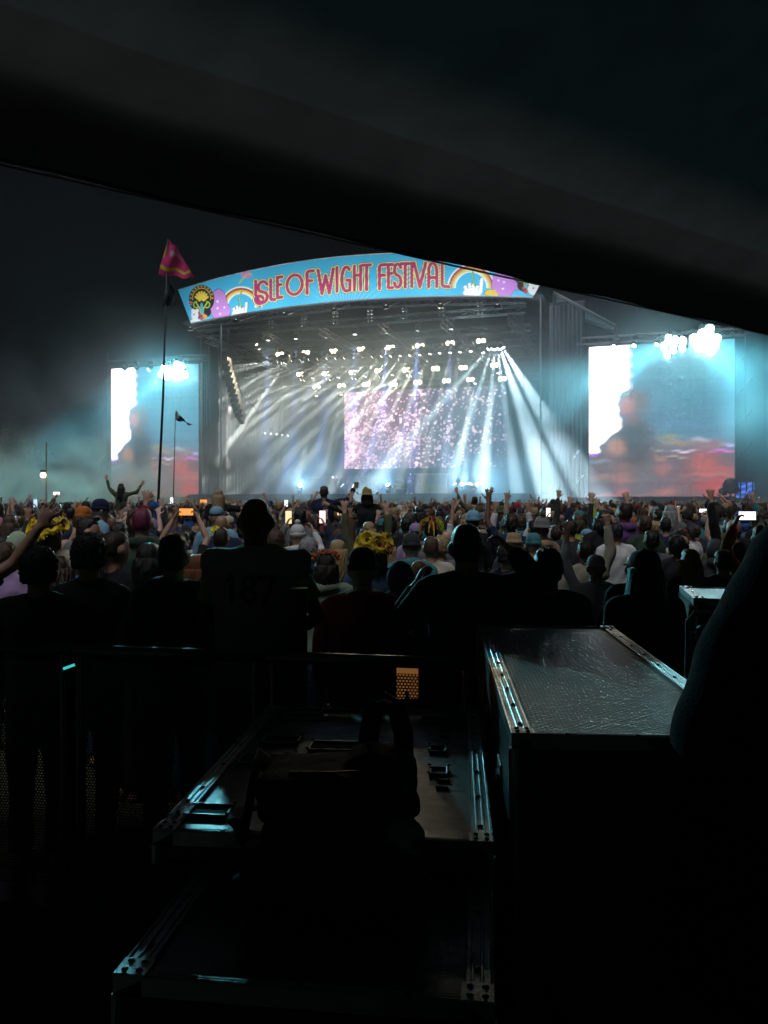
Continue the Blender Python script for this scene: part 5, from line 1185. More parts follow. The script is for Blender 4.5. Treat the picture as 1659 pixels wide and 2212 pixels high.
st = empty('drum_stool', dk(790, 7.6), STAGE_RZ); tag(st, 'round black stool under the drummer', 'stool'); MB().loft([(0, 0, .62, .17, .17), (0, 0, .70, .17, .17)], 14).build('seat', M_amp, st); MB().bar((0, 0, 0), (0, 0, .62), .03).build('post', M_chrome, st); MB().loft([(0, 0, 0, .25, .25), (0, 0, .03, .2, .2)], 8).build('base', M_matt, st)
P = dk(790, 7.6); person(P + Vector((0, 0, -.12)), 1.76, 'fair-haired drummer seated behind the drum kit', pose=('lean', 'fwd'), hair=('short', 'blond'), top=(T_, 'tan'), rz=FACE, sit='seat', hands=('fist', 'fist'))
person(dk(1000, 5.1), 1.86, 'organ player in a pale hat behind the big organ', pose=('keys', 'keys'), hair=('sunhat', 'white', ('bob', 'brown')), top=(J, 'black'), rz=FACE, trousers='black')

# ================================================================ flags and far poles
def flag(foot, topP, label, sheet, name_r=.03, mats=None):
    t = empty('flag', foot); tag(t, label, 'flag'); return t
foot = at(336, 1066, 27); foot.z = 0; top = at(362, 515, 27)
t = empty('flag', foot); tag(t, 'tall flagpole with a crimson flag edged in yellow and a black one below', 'flag')
ax = (top - foot); MB().tube([(0, 0, 0), ax * .5 + Vector((.05, 0, 0)), ax], [.05, .04, .02], 8).build('pole', mat('flagpole', (.04, .045, .05), .5, .3), t, smooth=True)
def tri_cloth(corners, n, colfn, name, parent, amp=.12, org=foot):
    """cloth spread between four corners with ripples"""
    A, B, D_, E_ = [Vector(c) - org for c in corners]
    def pt(u, v):
        p = A.lerp(B, u).lerp(E_.lerp(D_, u), v); p.y += amp * math.sin(u * 7 + v * 5) * (.3 + u); p.z += .05 * math.sin(u * 11 + v * 3); return p
    return grid_print(name, colfn, pt, n, n, print_mat('flag_cloth', .8), parent)
def crimson(U_, V_):
    col = [np.full(U_.shape, c) for c in (.70, .03, .20)]
    over(col, (.55, .50, .55), blob(U_, V_, .45, .30, .16, .10, 2.)); over(col, (.55, .50, .55), blob(U_, V_, .72, .34, .10, .06, 2.)); over(col, (.75, .55, .02), ((np.abs(V_ - .80) < .05)).astype(float)); over(col, (.75, .55, .02), (U_ < .06).astype(float) * (V_ < .55))
    return col
dF = 27
tri_cloth([at(362, 517, dF), at(386, 540, dF), at(421, 603, dF), at(343, 592, dF)], 30, crimson, 'crimson_cloth', t)
tri_cloth([at(355, 612, dF), at(374, 618, dF), at(381, 664, dF), at(351, 660, dF)], 16, lambda U_, V_: [.02 + .10 * blob(U_, V_, .6, .4, .3, .2), .025 + .12 * blob(U_, V_, .6, .4, .3, .2), .03 + .13 * blob(U_, V_, .6, .4, .3, .2)], 'black_cloth', t)
foot2 = at(372, 1062, 34); foot2.z = 0; top2 = at(379, 893, 34); t = empty('flag', foot2); tag(t, 'shorter thin pole with a pale grey flag before the left screen', 'flag')
MB().tube([(0, 0, 0), top2 - foot2], [.03, .015], 6).build('pole', MATS['flagpole'], t)
tri_cloth([at(379, 888, 34), at(395, 905, 34), at(419, 922, 34), at(378, 905, 34)], 16, lambda U_, V_: [.34 - .22 * (np.abs(V_ - .5) < .2), .36 - .22 * (np.abs(V_ - .5) < .2), .40 - .22 * (np.abs(V_ - .5) < .2)], 'pale_cloth', t, org=foot2, amp=.2)
P = at(100, 1030, 48); t = empty('lamp_post', (P.x, P.y, 0)); tag(t, 'thin pole with a warm lamp at far left behind the crowd', 'lamp post')
zt = at(100, 955, 48).z; MB().bar((0, 0, 0), (0, 0, zt), .06, .04).build('pole', mat('rusty_pole', (.30, .18, .13), .6), t); MB().ell((-.15, -.1, P.z + .1), (.16, .16, .16), 10, 8).build('bulb', glow('warm_bulb', (1., .78, .5), 14), t, smooth=True); MB().box((-.15, 0, P.z + .35), (.3, .3, .12)).build('hood', M_matt, t)
# trees on the far left
leafm = mat('oak_leaf', (.045, .06, .025), .8, var=.5, scale=3); barkm = mat('bark', (.05, .04, .03), .95, bump=.5)
def tree(x, ytop, d, rad, seed, label):
    rr = random.Random(seed); P = at(x, ytop, d); t = empty('oak_tree', (P.x, P.y, 0)); tag(t, label, 'tree', 'trees beyond the field')
    H0 = P.z; tb = MB(); tb.tube([(0, 0, 0), (.1, 0, H0 * .3), (0, .1, H0 * .6)], [.45, .32, .15], 8); tips = []
    for i in range(7):
        a = rr.uniform(0, 6.28); p = Vector((math.cos(a) * rad * .6, math.sin(a) * rad * .6, H0 * rr.uniform(.5, .8))); tb.tube([(0, 0, H0 * .3), p * .5 + Vector((0, 0, H0 * .15)), p], [.16, .1, .04], 5); tips.append(p)
    tb.build('trunk', barkm, t)
    lv_ = MB(); cl = [(Vector((rr.gauss(0, rad * .5), rr.gauss(0, rad * .5), H0 * .64 + rr.gauss(0, H0 * .16))), rr.uniform(.7, 1.5)) for _ in range(38)]
    for c_, r_ in cl:
        for k in range(80):
            p = c_ + Vector((rr.gauss(0, r_ * .5), rr.gauss(0, r_ * .5), rr.gauss(0, r_ * .4)))
            if p.z > H0: p.z = H0 - rr.random()
            q = Quaternion((rr.gauss(0, 1), rr.gauss(0, 1), rr.gauss(0, 1), rr.gauss(0, 1))).normalized(); s_ = rr.uniform(.10, .2)
            lv_.add([p + q @ Vector(v) * s_ for v in ((-1, 0, 0), (0, -.5, 0), (1, 0, 0), (0, .5, 0))], [(0, 1, 2, 3)])
    lv_.build('crown', leafm, t)
tree(14, 912, 82, 3.2, 1, 'dark oak tree at the far left edge above the smoke')
tree(-50, 930, 86, 4, 2, 'dark oak tree partly cut by the left edge')

for k_ in ('led_wall', 'blue_led'): MATS[k_].cycles.emission_sampling = 'NONE'
# ================================================================ the canopy over the camera
HT = 1.65
eL = Vector((U(0) * HT / V(338), HT / V(338), CAMH + HT)); eR = Vector((U(1659) * HT / V(714), HT / V(714), CAMH + HT))
ed = (eR - eL).normalized(); inw = Vector((ed.y, -ed.x, 0))           # along the eave, and inwards over the camera
A0 = eL - ed * 3.0; LEN = (eR - eL).length + 7.0
tent = empty('canopy_tent', (A0.x, A0.y, 0)); tag(tent, 'dark fabric canopy stretching over the foreground with a drooping front edge', 'tent'); tinv = Matrix.Translation(Vector((-A0.x, -A0.y, 0)))
M_tent = mat('tent_fabric', (.20, .205, .21), .75, var=.35, scale=3., bump=.5, bscale=25)
_n = M_tent.node_tree.nodes; _l = M_tent.node_tree.links; _t = _n.new('ShaderNodeBsdfTranslucent'); _t.inputs[0].default_value = (.20, .21, .21, 1); _m = _n.new('ShaderNodeMixShader'); _m.inputs[0].default_value = .14
_l.new([q for q in _n if q.type == 'MIX'][0].outputs['Result'], _t.inputs[0]); _l.new(_n['Principled BSDF'].outputs[0], _m.inputs[1]); _l.new(_t.outputs[0], _m.inputs[2]); _l.new(_m.outputs[0], _n['Material Output'].inputs['Surface'])
NX, NY = 90, 60; DEPTH = 12.0; VAL = .27
def tent_pt(u, v):
    s = u * LEN; w = v ** 1.8 * DEPTH
    p = A0 + ed * s + inw * w
    z = CAMH + HT + VAL * (1 - math.exp(-w / .13)) + w * .34 - .012 * w * w - (.014 * math.sin(math.pi * u) + .0015 * math.sin(u * 31)) * math.exp(-w / .3)
    z -= .06 * math.sin(math.pi * min(1, v * 1.6)) * v * (.6 + .4 * math.sin(u * 9))                                  # slack between the poles
    cr = 0
    for k, (u0, dr, am) in enumerate(((.16, .5, .05), (.185, .52, .045), (.215, .5, .03), (.25, .46, .03), (.31, .4, .02), (.42, .3, .015), (.56, .1, .025), (.60, .08, .015), (.66, .05, .02), (.76, -.1, .02))):
        e = (u + dr * v * .35 - u0) / .012; cr += am * math.exp(-e * e) * min(1, v * 6) * math.exp(-v * 2.2)
    z += cr + .008 * math.sin(u * 60 + 9 * v) * math.exp(-v * 5)
    return p + Vector((0, 0, z - (CAMH + HT)))
mb = MB(); mb.add([tent_pt(i / NX, j / NY) for j in range(NY + 1) for i in range(NX + 1)], [(j * (NX + 1) + i, j * (NX + 1) + i + 1, (j + 1) * (NX + 1) + i + 1, (j + 1) * (NX + 1) + i) for j in range(NY) for i in range(NX)])
o = mb.build('roof_cloth', M_tent, tent, smooth=True); o.matrix_parent_inverse = tinv
def shade_pt(u, v): p = tent_pt(u, ((1.0 + v * (DEPTH - 1.0)) / DEPTH) ** (1 / 1.8)); return p + Vector((0, 0, .75))
mb = MB(); mb.add([shade_pt(i / 30, j / 20) for j in range(21) for i in range(31)], [(j * 31 + i, j * 31 + i + 1, (j + 1) * 31 + i + 1, (j + 1) * 31 + i) for j in range(20) for i in range(30)])
o = mb.build('shade_sheet', mat('shade_sheet_dark', (.05, .05, .055), .6), tent, smooth=True); o.matrix_parent_inverse = tinv  # unseen sheet added to shade the upper roof cloth
rows_g = [[tent_pt(i / 60, 0) - inw * .06 + Vector((0, 0, .004)) for i in range(61)]] + [[tent_pt(i / 60, (w_ / DEPTH) ** (1 / 1.8)) + Vector((0, 0, .13)) - inw * .05 for i in range(61)] for w_ in (.0, .04, .1, .2, .3)]
mb = MB(); mb.add([p for r_ in rows_g for p in r_], [(j * 61 + i, j * 61 + i + 1, (j + 1) * 61 + i + 1, (j + 1) * 61 + i) for j in range(5) for i in range(60)])
o = mb.build('shade_strip', MATS['shade_sheet_dark'], tent, smooth=True); o.matrix_parent_inverse = tinv  # strip added to shade the cloth along the eave into a dark band
def eave(u, k): # k 0 at the eave seam, 1 at the hem
    s = u * LEN; sag = .014 * math.sin(math.pi * u) + .0015 * math.sin(u * 31)
    return A0 + ed * s - inw * (.064 * k) + Vector((0, 0, VAL * (1 - k) - (sag + .004) * k + 0))
o = MB().tube([eave(i / 80, 1) for i in range(81)], .007, 6).build('hem_cord', mat('hem', (.22, .22, .22), .6), tent); o.matrix_parent_inverse = tinv
for s_, w_ in ((.2, .35), (LEN - .8, .4), (1., 9.5), (LEN - 1.5, 9.5)):
    b = A0 + ed * s_ + inw * w_; zt = tent_pt(s_ / LEN, (w_ / DEPTH) ** (1 / 1.8)).z
    if w_ < 1: b = b - ed * (-.2 if s_ < 1 else -1.6)
    o = MB().bar((b.x, b.y, 0), (b.x, b.y, zt - .02), .04, n=10).build('pole', M_steel, tent); o.matrix_parent_inverse = tinv
q0 = at(-14, 285, 3.95); q1 = at(33, 318, 3.95)
o = MB().tube([q0, q1], .011, 8).build('frame_bar', mat('bare_aluminium', (.5, .52, .5), .35, .8), tent); o.matrix_parent_inverse = tinv
for a_, b_ in (((0, 4.6), (0, DEPTH)), ((LEN, DEPTH), (LEN, 1.5))):      # unseen side walls added to keep light out of the foreground
    mb = MB(); nn = 40; vs = []
    for top_ in (0, 1):
        for i in range(nn + 1):
            s_ = a_[0] + (b_[0] - a_[0]) * i / nn; w_ = a_[1] + (b_[1] - a_[1]) * i / nn; q = A0 + ed * s_ + inw * w_ + inw * (.04 * math.sin(i * 1.7)); zt = tent_pt(s_ / LEN, (w_ / DEPTH) ** (1 / 1.8)).z + .3
            vs.append((q.x, q.y, zt if top_ else .0))
    mb.add(vs, [(i, i + 1, nn + 2 + i, nn + 1 + i) for i in range(nn)]); o = mb.build('light_block_wall', MATS['shade_sheet_dark'], tent, smooth=True); o.matrix_parent_inverse = tinv
# clip hooks along the valance seam
for u in (.30, .47, .62):
    o = MB().tube([eave(u, .35), eave(u, .5) + Vector((0, -.02, 0)), eave(u, .62)], .006, 5).build('hook', M_truss, tent); o.matrix_parent_inverse = tinv

# black panels added to darken the shaded ground under the canopy
M_shade_floor = mat('shade_floor_black', (.012, .012, .013), .9, var=.4, scale=5, bump=.4, bscale=60)
fl_ = MB().box((.6, -.6, -.02), (9.0, 8.4, .05)).build('floor', mat('shade_floor_base', (.006, .006, .006), .95)); tag(fl_, kind='structure')
pm_ = MB().box((0, 0, 0), (1.47, 1.17, .02)).mesh('shade_floor_panel'); pm_.materials.append(M_shade_floor)
for i in range(6):
    for j in range(7):
        o = link('shade_floor_panel', pm_, None, fl_); o.location = (-3.15 + 1.5 * i, -4.2 + 1.2 * j, .012 + .002 * ((i * 3 + j) % 3))
# ================================================================ flight cases
M_alu = mat('case_aluminium', (.36, .37, .38), .42, .9, var=.3, scale=25, bump=.12, bscale=40)
M_lam = mat('black_laminate', (.022, .022, .024), .38, var=.3, scale=14, bump=.12, bscale=320)
M_rub = mat('black_rubber', (.01, .01, .01), .7)
def ribbed():
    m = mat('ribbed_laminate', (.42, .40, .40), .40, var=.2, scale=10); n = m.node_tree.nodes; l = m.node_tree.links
    tc = n.new('ShaderNodeTexCoord'); wv = n.new('ShaderNodeTexWave'); wv.inputs['Scale'].default_value = 27.; wv.bands_direction = 'DIAGONAL'; l.new(tc.outputs['Object'], wv.inputs['Vector'])
    w2 = n.new('ShaderNodeTexWave'); w2.inputs['Scale'].default_value = 27.; w2.bands_direction = 'DIAGONAL'
    mp = n.new('ShaderNodeMapping'); mp.inputs['Scale'].default_value = (1, -1, 1); l.new(tc.outputs['Object'], mp.inputs['Vector']); l.new(mp.outputs[0], w2.inputs['Vector'])
    mm = n.new('ShaderNodeMath'); mm.operation = 'MULTIPLY'; l.new(wv.outputs['Fac'], mm.inputs[0]); l.new(w2.outputs['Fac'], mm.inputs[1])
    bp = n.new('ShaderNodeBump'); bp.inputs['Strength'].default_value = .35; bp.inputs['Distance'].default_value = .006; l.new(mm.outputs[0], bp.inputs['Height']); l.new(bp.outputs[0], n['Principled BSDF'].inputs['Normal'])
    return m
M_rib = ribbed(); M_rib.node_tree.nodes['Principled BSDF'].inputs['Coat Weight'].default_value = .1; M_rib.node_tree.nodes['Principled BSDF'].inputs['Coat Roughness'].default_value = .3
M_lam.node_tree.nodes['Principled BSDF'].inputs['Coat Weight'].default_value = .4; M_lam.node_tree.nodes['Principled BSDF'].inputs['Coat Roughness'].default_value = .4
def wear(m, r0, r1):
    n = m.node_tree.nodes; l = m.node_tree.links; tc = n.new('ShaderNodeTexCoord'); mp = n.new('ShaderNodeMapping'); mp.inputs['Scale'].default_value = (3, 11, 5); mp.inputs['Rotation'].default_value = (0, 0, .5); l.new(tc.outputs['Object'], mp.inputs['Vector'])
    z = n.new('ShaderNodeTexNoise'); z.inputs['Scale'].default_value = 4.; z.inputs['Detail'].default_value = 9; z.inputs['Roughness'].default_value = .7; l.new(mp.outputs[0], z.inputs['Vector'])
    r = n.new('ShaderNodeMapRange'); r.inputs['From Min'].default_value = .35; r.inputs['From Max'].default_value = .7; r.inputs['To Min'].default_value = r0; r.inputs['To Max'].default_value = r1; l.new(z.outputs['Fac'], r.inputs['Value']); l.new(r.outputs[0], n['Principled BSDF'].inputs['Roughness'])
wear(M_lam, .28, .6); wear(M_rib, .42, .62); wear(M_alu, .25, .65)
RIV = MB().ell((0, 0, 0), (.0065, .0065, .003), 8, 4).mesh('rivet', True); RIV.materials.append(M_steel)
def edge_profile(t, a, b, wid, side, name='edge_profile'):
    """ridged aluminium extrusion lying along the top edge a-b, spreading towards side"""
    a, b, side = Vector(a), Vector(b), Vector(side).normalized(); mb = MB(); up = Vector((0, 0, 1))
    prof = [(0, -.03), (0, .004), (wid * .10, .006), (wid * .14, .0035), (wid * .34, .0035), (wid * .38, .006), (wid * .44, .006), (wid * .48, .0035), (wid * .66, .0035), (wid * .70, .006), (wid * .76, .006), (wid * .80, .0035), (wid * .94, .0035), (wid, .005), (wid, .0)]
    n = len(prof); vs = [p + side * q[0] + up * q[1] for p in (a, b) for q in prof]
    mb.add(vs, [(i, i + 1, n + i + 1, n + i) for i in range(n - 1)] + [tuple(range(n - 1, -1, -1)), tuple(range(n, 2 * n))])
    o = mb.build(name, M_alu, t)
    L = (b - a).length; k = max(3, int(L / .19))
    for i in range(k):
        r = link('rivet', RIV, None, o); r.location = a.lerp(b, (i + .5) / k) + side * (wid * .57) + up * .006
    return o
def case(name, corner, ax, wx, dy, top, bottom, label, wid=.045, topm=None, rz=0., sides=True, legs_=None):
    """corner: near-left corner on plan; wx to the right, dy away from the camera"""
    t = empty(name, (corner[0], corner[1], bottom), rz); tag(t, label, 'flight case')
    h = top - bottom
    MB().box((wx / 2, dy / 2, h - .008), (wx - .01, dy - .01, .012)).build('top_panel', topm or M_lam, t)
    if sides:
        for nm, c, s_ in (('side_panel', (.006, dy / 2, (h - .02) / 2), (.012, dy - .03, h - .05)), ('side_panel', (wx - .006, dy / 2, (h - .02) / 2), (.012, dy - .03, h - .05)), ('end_panel', (wx / 2, .006, (h - .02) / 2), (wx - .03, .012, h - .05)), ('end_panel', (wx / 2, dy - .006, (h - .02) / 2), (wx - .03, .012, h - .05))):
            MB().box(c, s_).build(nm, M_lam, t)
    edge_profile(t, (0, 0, h), (0, dy, h), wid, (1, 0, 0)); edge_profile(t, (wx, 0, h), (wx, dy, h), wid, (-1, 0, 0))
    edge_profile(t, (wid, 0, h - .001), (wx - wid, 0, h - .001), wid * .42, (0, 1, 0)); edge_profile(t, (wid, dy, h - .001), (wx - wid, dy, h - .001), wid * .42, (0, -1, 0))
    for cx in (0, wx):
        for cy_ in (0, dy):
            sx, sy = (1 if cx == 0 else -1), (1 if cy_ == 0 else -1)
            o = MB().box((cx + sx * wid * .55, cy_ + sy * wid * .5, h + .0045), (wid * 1.15, wid * 1.05, .008)).build('corner_plate', M_alu, t, bevel=.003)
            for q in ((.3, .3), (.8, .3), (.3, .8), (.8, .8)):
                r = link('rivet', RIV, None, o); r.location = (cx + sx * wid * q[0], cy_ + sy * wid * q[1], h + .0088)
            if sides: MB().bar((cx + sx * .008, cy_ + sy * .008, 0), (cx + sx * .008, cy_ + sy * .008, h - .03), .014, n=8).build('upright_edge', M_alu, t)
    return t
def latch(t, c, rz=0.):
    o = MB().box((0, 0, 0), (.006, .11, .10)).build('latch', M_alu, t, bevel=.004); o.location = c; o.rotation_euler = (0, 0, rz)
    MB().box((-.006, 0, 0), (.008, .05, .03)).build('latch_knob', M_steel, o)
# A: shallow case lid in the middle with cut-outs; B: the lower case under it; C: the tall ribbed one; D: the far one by the right
hA = .80; zA = CAMH - hA
def onplane(x, y, h): d = h / -V(y); return Vector((U(x) * d, d, CAMH - h))
nl, nr_, fl, fr = (onplane(330, 1797, hA), onplane(1057, 1830, hA), onplane(553, 1525, hA), onplane(1012, 1543, hA))
rzA = -math.atan2((fl - nl).x + (fr - nr_).x, (fl - nl).y + (fr - nr_).y)
dyA = ((fl - nl).length + (fr - nr_).length) / 2; wxA = ((nr_ - nl).length + (fr - fl).length) / 2
rzA = (rzA + math.atan2((nr_ - nl).y + (fr - fl).y, (nr_ - nl).x + (fr - fl).x)) / 2
caseA = case('flight_case', (nl.x, nl.y), None, wxA, dyA, zA, zA - .075, 'shallow black flight case panel with cut-outs lying in the centre foreground', .05, rz=rzA)
hA_ = .075
# cut-outs: framed flat plates, blackened as shaded recesses (rows seen on the photo, in fractions of the panel)
def dish(t, u, v, w, d, wx, dy, h, deep=.045):
    cx, cy_ = u * wx, v * dy; o = MB()
    for c, s_ in (((cx, cy_ - d / 2), (w + .01, .007)), ((cx, cy_ + d / 2), (w + .01, .007)), ((cx - w / 2, cy_), (.007, d + .01)), ((cx + w / 2, cy_), (.007, d + .01))): o.box((c[0], c[1], h + .003), (s_[0], s_[1], .007 + .0007 * len(o.v) / 8))
    f = o.build('dish_frame', M_alu, t, bevel=.002)
    MB().box((cx, cy_, h - .0005), (w - .012, d - .012, .004)).build('recess_shade', mat('recess_shade_black', (.006, .006, .007), .9), f)  # flat black plate, the recess's shade put into its colour
    for sx in (-1, 1):
        for sy in (-1, 1): r = link('rivet', RIV, None, f); r.location = (cx + sx * (w / 2 + .004), cy_ + sy * (d / 2 + .004), h + .0105)
for u, v, w, d in ((.20, .90, .13, .085), (.18, .645, .12, .085), (.43, .60, .19, .09), (.16, .47, .13, .085), (.11, .12, .12, .07), (.80, .90, .11, .08), (.82, .60, .05, .06), (.83, .42, .05, .06), (.60, .30, .14, .09)):
    dish(caseA, u, v, w, d, wxA, dyA, hA_)
for v in (.72, .78, .36, .31): MB().box((.845 * wxA, v * dyA, hA_ + .001), (.035, .008, .006)).build('slot', M_rub, caseA)
hB = hA + .078; pB = onplane(243, 2112, hB); pB2 = onplane(452, 1845, hB)
rzB = -math.atan2(pB2.x - pB.x, pB2.y - pB.y)
caseB = case('flight_case', (pB.x, pB.y), None, .70, 1.45, CAMH - hB, 0.02, 'large black flight case under the cut-out panel, nearest the camera', .055, rz=rzB)
latch(caseB, (-.004, .3, .7)); latch(caseB, (-.004, 1.0, .7))
hC = .58; nlC = onplane(1105, 1590, hC); flC = onplane(1032, 1352, hC); frC = onplane(1330, 1365, hC)
rzC = -math.atan2(flC.x - nlC.x, flC.y - nlC.y); dyC = (flC - nlC).length; wxC = (frC - flC).length
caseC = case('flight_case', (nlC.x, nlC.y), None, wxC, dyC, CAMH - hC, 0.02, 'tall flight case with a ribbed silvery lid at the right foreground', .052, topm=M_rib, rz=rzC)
hc = CAMH - hC - .02
for yy in (.35, .95, 1.5): latch(caseC, (-.004, yy, hc - .22))
MB().box((-.006, dyC * .5, hc - .5), (.012, dyC * .8, .05)).build('side_rail', M_alu, caseC)
for yy in (.3, 1.2):
    o = MB().tube([(-.02, yy - .09, hc - .42), (-.06, yy - .09, hc - .46), (-.06, yy + .09, hc - .46), (-.02, yy + .09, hc - .42)], .012, 8).build('side_handle', M_steel, caseC)
for yy, zz, a_, b_ in ((.55, .40, .05, .30), (.28, .62, .10, .16), (1.25, .33, .22, .05), (.9, .55, .13, .09)):     # worn tape and sticker remnants on its left side
    MB().box((-.0015, yy, hc - zz), (.002, a_, b_)).build('tape_patch', mat('old_tape', (.42, .42, .40), .8, var=.5, scale=40), caseC)
hD = .50; lD = onplane(1432, 1274, hD)
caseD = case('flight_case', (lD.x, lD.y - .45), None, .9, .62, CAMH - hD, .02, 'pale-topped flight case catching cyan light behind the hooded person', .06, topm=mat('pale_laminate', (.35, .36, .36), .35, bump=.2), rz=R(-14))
# folding metal frame between case D and the hooded person
P = at(1500, 1325, 3.6); t = empty('folding_stand', (P.x, P.y, 0), R(10)); tag(t, 'grey tubular folding stand behind the hooded person', 'stand')
zt = P.z
MB().tube([(-.04, 0, 0), (-.03, 0, zt - .03), (0, 0, zt), (.32, .02, zt - .01)], .014, 8).build('leg', M_alu, t); MB().tube([(.36, .02, 0), (.34, .02, zt - .05)], .014, 8).build('leg', M_alu, t); MB().tube([(.02, 0, zt - .06), (.12, .0, zt - .16)], .011, 8).build('brace', M_alu, t); MB().tube([(-.02, .3, 0), (.05, .1, zt - .1)], .014, 8).build('leg', M_alu, t); MB().box((-.08, .1, zt - .42), (.16, .12, .015)).build('foot_plate', M_alu, t)

# ================================================================ barrier, post, lamp behind the mesh
bl, br = Vector((-3.2, 3.95, 0)), Vector((onplane(1030, 1443, .67).x + .02, 3.30, 0)); bd = (br - bl).normalized(); ba = math.atan2(bd.y, bd.x); Lb = (br - bl).length
M_bar = mat('barrier_steel', (.10, .10, .105), .4, .8, var=.3, scale=20)
def perf_mat():
    m = mat('perforated_steel', (.05, .05, .055), .45, .7); n = m.node_tree.nodes; l = m.node_tree.links
    tc = n.new('ShaderNodeTexCoord'); sp = n.new('ShaderNodeSeparateXYZ'); l.new(tc.outputs['Object'], sp.inputs[0])
    def math_(op, a, b=None):
        k = n.new('ShaderNodeMath'); k.operation = op
        for i, v in enumerate((a, b)):
            if v is None: continue
            if isinstance(v, (int, float)): k.inputs[i].default_value = v
            else: l.new(v, k.inputs[i])
        return k.outputs[0]
    pz = math_('DIVIDE', sp.outputs[2], .0125); row = math_('FLOOR', pz); odd = math_('MODULO', math_('ABSOLUTE', row), 2.)
    pxn = math_('ADD', math_('DIVIDE', sp.outputs[0], .0145), math_('MULTIPLY', odd, .5))
    fx = math_('SUBTRACT', math_('FRACT', pxn), .5); fz = math_('SUBTRACT', math_('FRACT', pz), .5)
    r2 = math_('ADD', math_('MULTIPLY', fx, fx), math_('MULTIPLY', fz, fz)); hole = math_('LESS_THAN', r2, .11)
    tr = n.new('ShaderNodeBsdfTransparent'); mx = n.new('ShaderNodeMixShader'); l.new(hole, mx.inputs[0]); l.new(n['Principled BSDF'].outputs[0], mx.inputs[1]); l.new(tr.outputs[0], mx.inputs[2]); l.new(mx.outputs[0], n['Material Output'].inputs['Surface'])
    return m
M_perf = perf_mat(); n_sec = 4
for i in range(n_sec):
    a = bl + bd * (Lb * i / n_sec); L = Lb / n_sec - .02
    t = empty('crowd_barrier', a, ba); tag(t, 'dark steel crowd barrier section with perforated panel, %s' % ('the leftmost', 'second from the left', 'second from the ribbed case', 'beside the ribbed case')[i], 'barrier', 'crowd barrier sections')
    MB().tube([(0, 0, 1.2), (L, 0, 1.2)], .026, 10).build('top_rail', M_bar, t, smooth=True); MB().box((L / 2, .045, 1.175), (L, .05, .01)).build('ledge', M_bar, t)
    for x in (.03, L - .03): MB().bar((x, 0, 0), (x, 0, 1.18), .022, n=8).build('upright', M_bar, t)
    MB().add([(.05, .002, .12), (L - .05, .002, .12), (L - .05, .002, 1.15), (.05, .002, 1.15)], [(0, 1, 2, 3)]).build('mesh_panel', M_perf, t)
    MB().box((L / 2, .18, .006), (L - .04, .3, .008)).build('foot_plate', M_bar, t)
P = at(645, 1272, 3.62); t = empty('black_post', (P.x, P.y, 0)); tag(t, 'plain black post with open top standing behind the barrier', 'post')
MB().bar((0, 0, 0), (0, 0, P.z), .04, n=20).build('tube', M_matt, t, smooth=False); MB().loft([(0, 0, P.z - .012, .042, .042), (0, 0, P.z + .004, .042, .042)], 20).build('cap_ring', M_steel, t); MB().loft([(0, 0, 0, .16, .16), (0, 0, .015, .15, .15)], 16).build('base_plate', M_steel, t)
P = at(880, 1492, 3.72); t = empty('work_lamp', (P.x, P.y, 0)); tag(t, 'orange lamp glowing through the perforated barrier panel', 'lamp')
MB().bar((0, 0, 0), (0, 0, P.z), .015).build('stem', M_steel, t); MB().box((0, 0, P.z + .05), (.10, .02, .17)).build('glowing_panel', glow('orange_lamp', (1., .42, .12), .16), t); MB().box((0, .02, P.z + .05), (.14, .018, .21)).build('housing', M_matt, t)
P = at(150, 1440, 3.3); t = empty('glow_stick', P); t.rotation_euler = (0, R(-20), 0); tag(t, 'short cyan glow stick shining in the dark at lower left', 'glow stick')
MB().tube([(-.026, 0, 0), (.026, 0, 0)], .0055, 8).build('tube', glow('glow_cyan', (.05, .75, .70), .8), t); MB().tube([(.026, 0, 0), (.036, 0, 0)], .0065, 8).build('plug', M_rub, t)
cz = MB(); cz.tube([(0, 0, 0), (0, 0, -(P.z - 1.2) if P.z > 1.2 else 0)], .002, 4)

# ================================================================ rucksack and coat on the cases
M_bag = mat('black_nylon', (.008, .008, .009), .85, var=.3, scale=30, bump=.5, bscale=220, spec=.2)
bagP = onplane(735, 1772, hA); bag = empty('rucksack', (bagP.x, bagP.y, zA + .012), rzA + R(4)); bag.scale = (.86, .95, .9); tag(bag, 'slumped black rucksack spilling over the cut-out panel, its strap sticking up', 'rucksack')
def sup(d, p=3.6): return (abs(d.x) ** p + abs(d.y) ** p + abs(d.z) ** p) ** (-1 / p)
mb = MB(); mb.ell((-.01, .0, .07), (.235, .15, .075), 40, 26, fn=lambda d: sup(d) * (1 + .05 * nz3(d, 5) + .03 * nz3(d, 13)))
mb.ell((.12, .04, .105), (.11, .11, .07), 28, 18, fn=lambda d: sup(d, 3) * (1 + .06 * nz3(d, 6)))
mb.ell((.03, -.22, .0), (.22, .17, .075), 44, 26, fn=lambda d: sup(d, 2.8) * (1 + .08 * nz3(d, 4) + .05 * nz3(d, 9, 1.) + .03 * nz3(d, 17, 2.))); mb.ell((.12, -.34, -.03), (.15, .11, .045), 30, 18, fn=lambda d: 1 + .12 * nz3(d, 6) + .06 * nz3(d, 13)); mb.ell((-.1, -.30, -.03), (.14, .11, .045), 30, 18, fn=lambda d: 1 + .12 * nz3(d, 7, 3.))
me = remesh(mb, .008, 2, 'pack'); folds(me, .005, 3, 30., 17.); link('pack', me, M_bag, bag)
mb = MB(); mb.ell((-.03, -.25, .06), (.15, .06, .035), 26, 14, fn=lambda d: sup(d, 3.2) * (1 + .05 * nz3(d, 9))); mb.build('front_pocket', M_bag, bag, smooth=True)
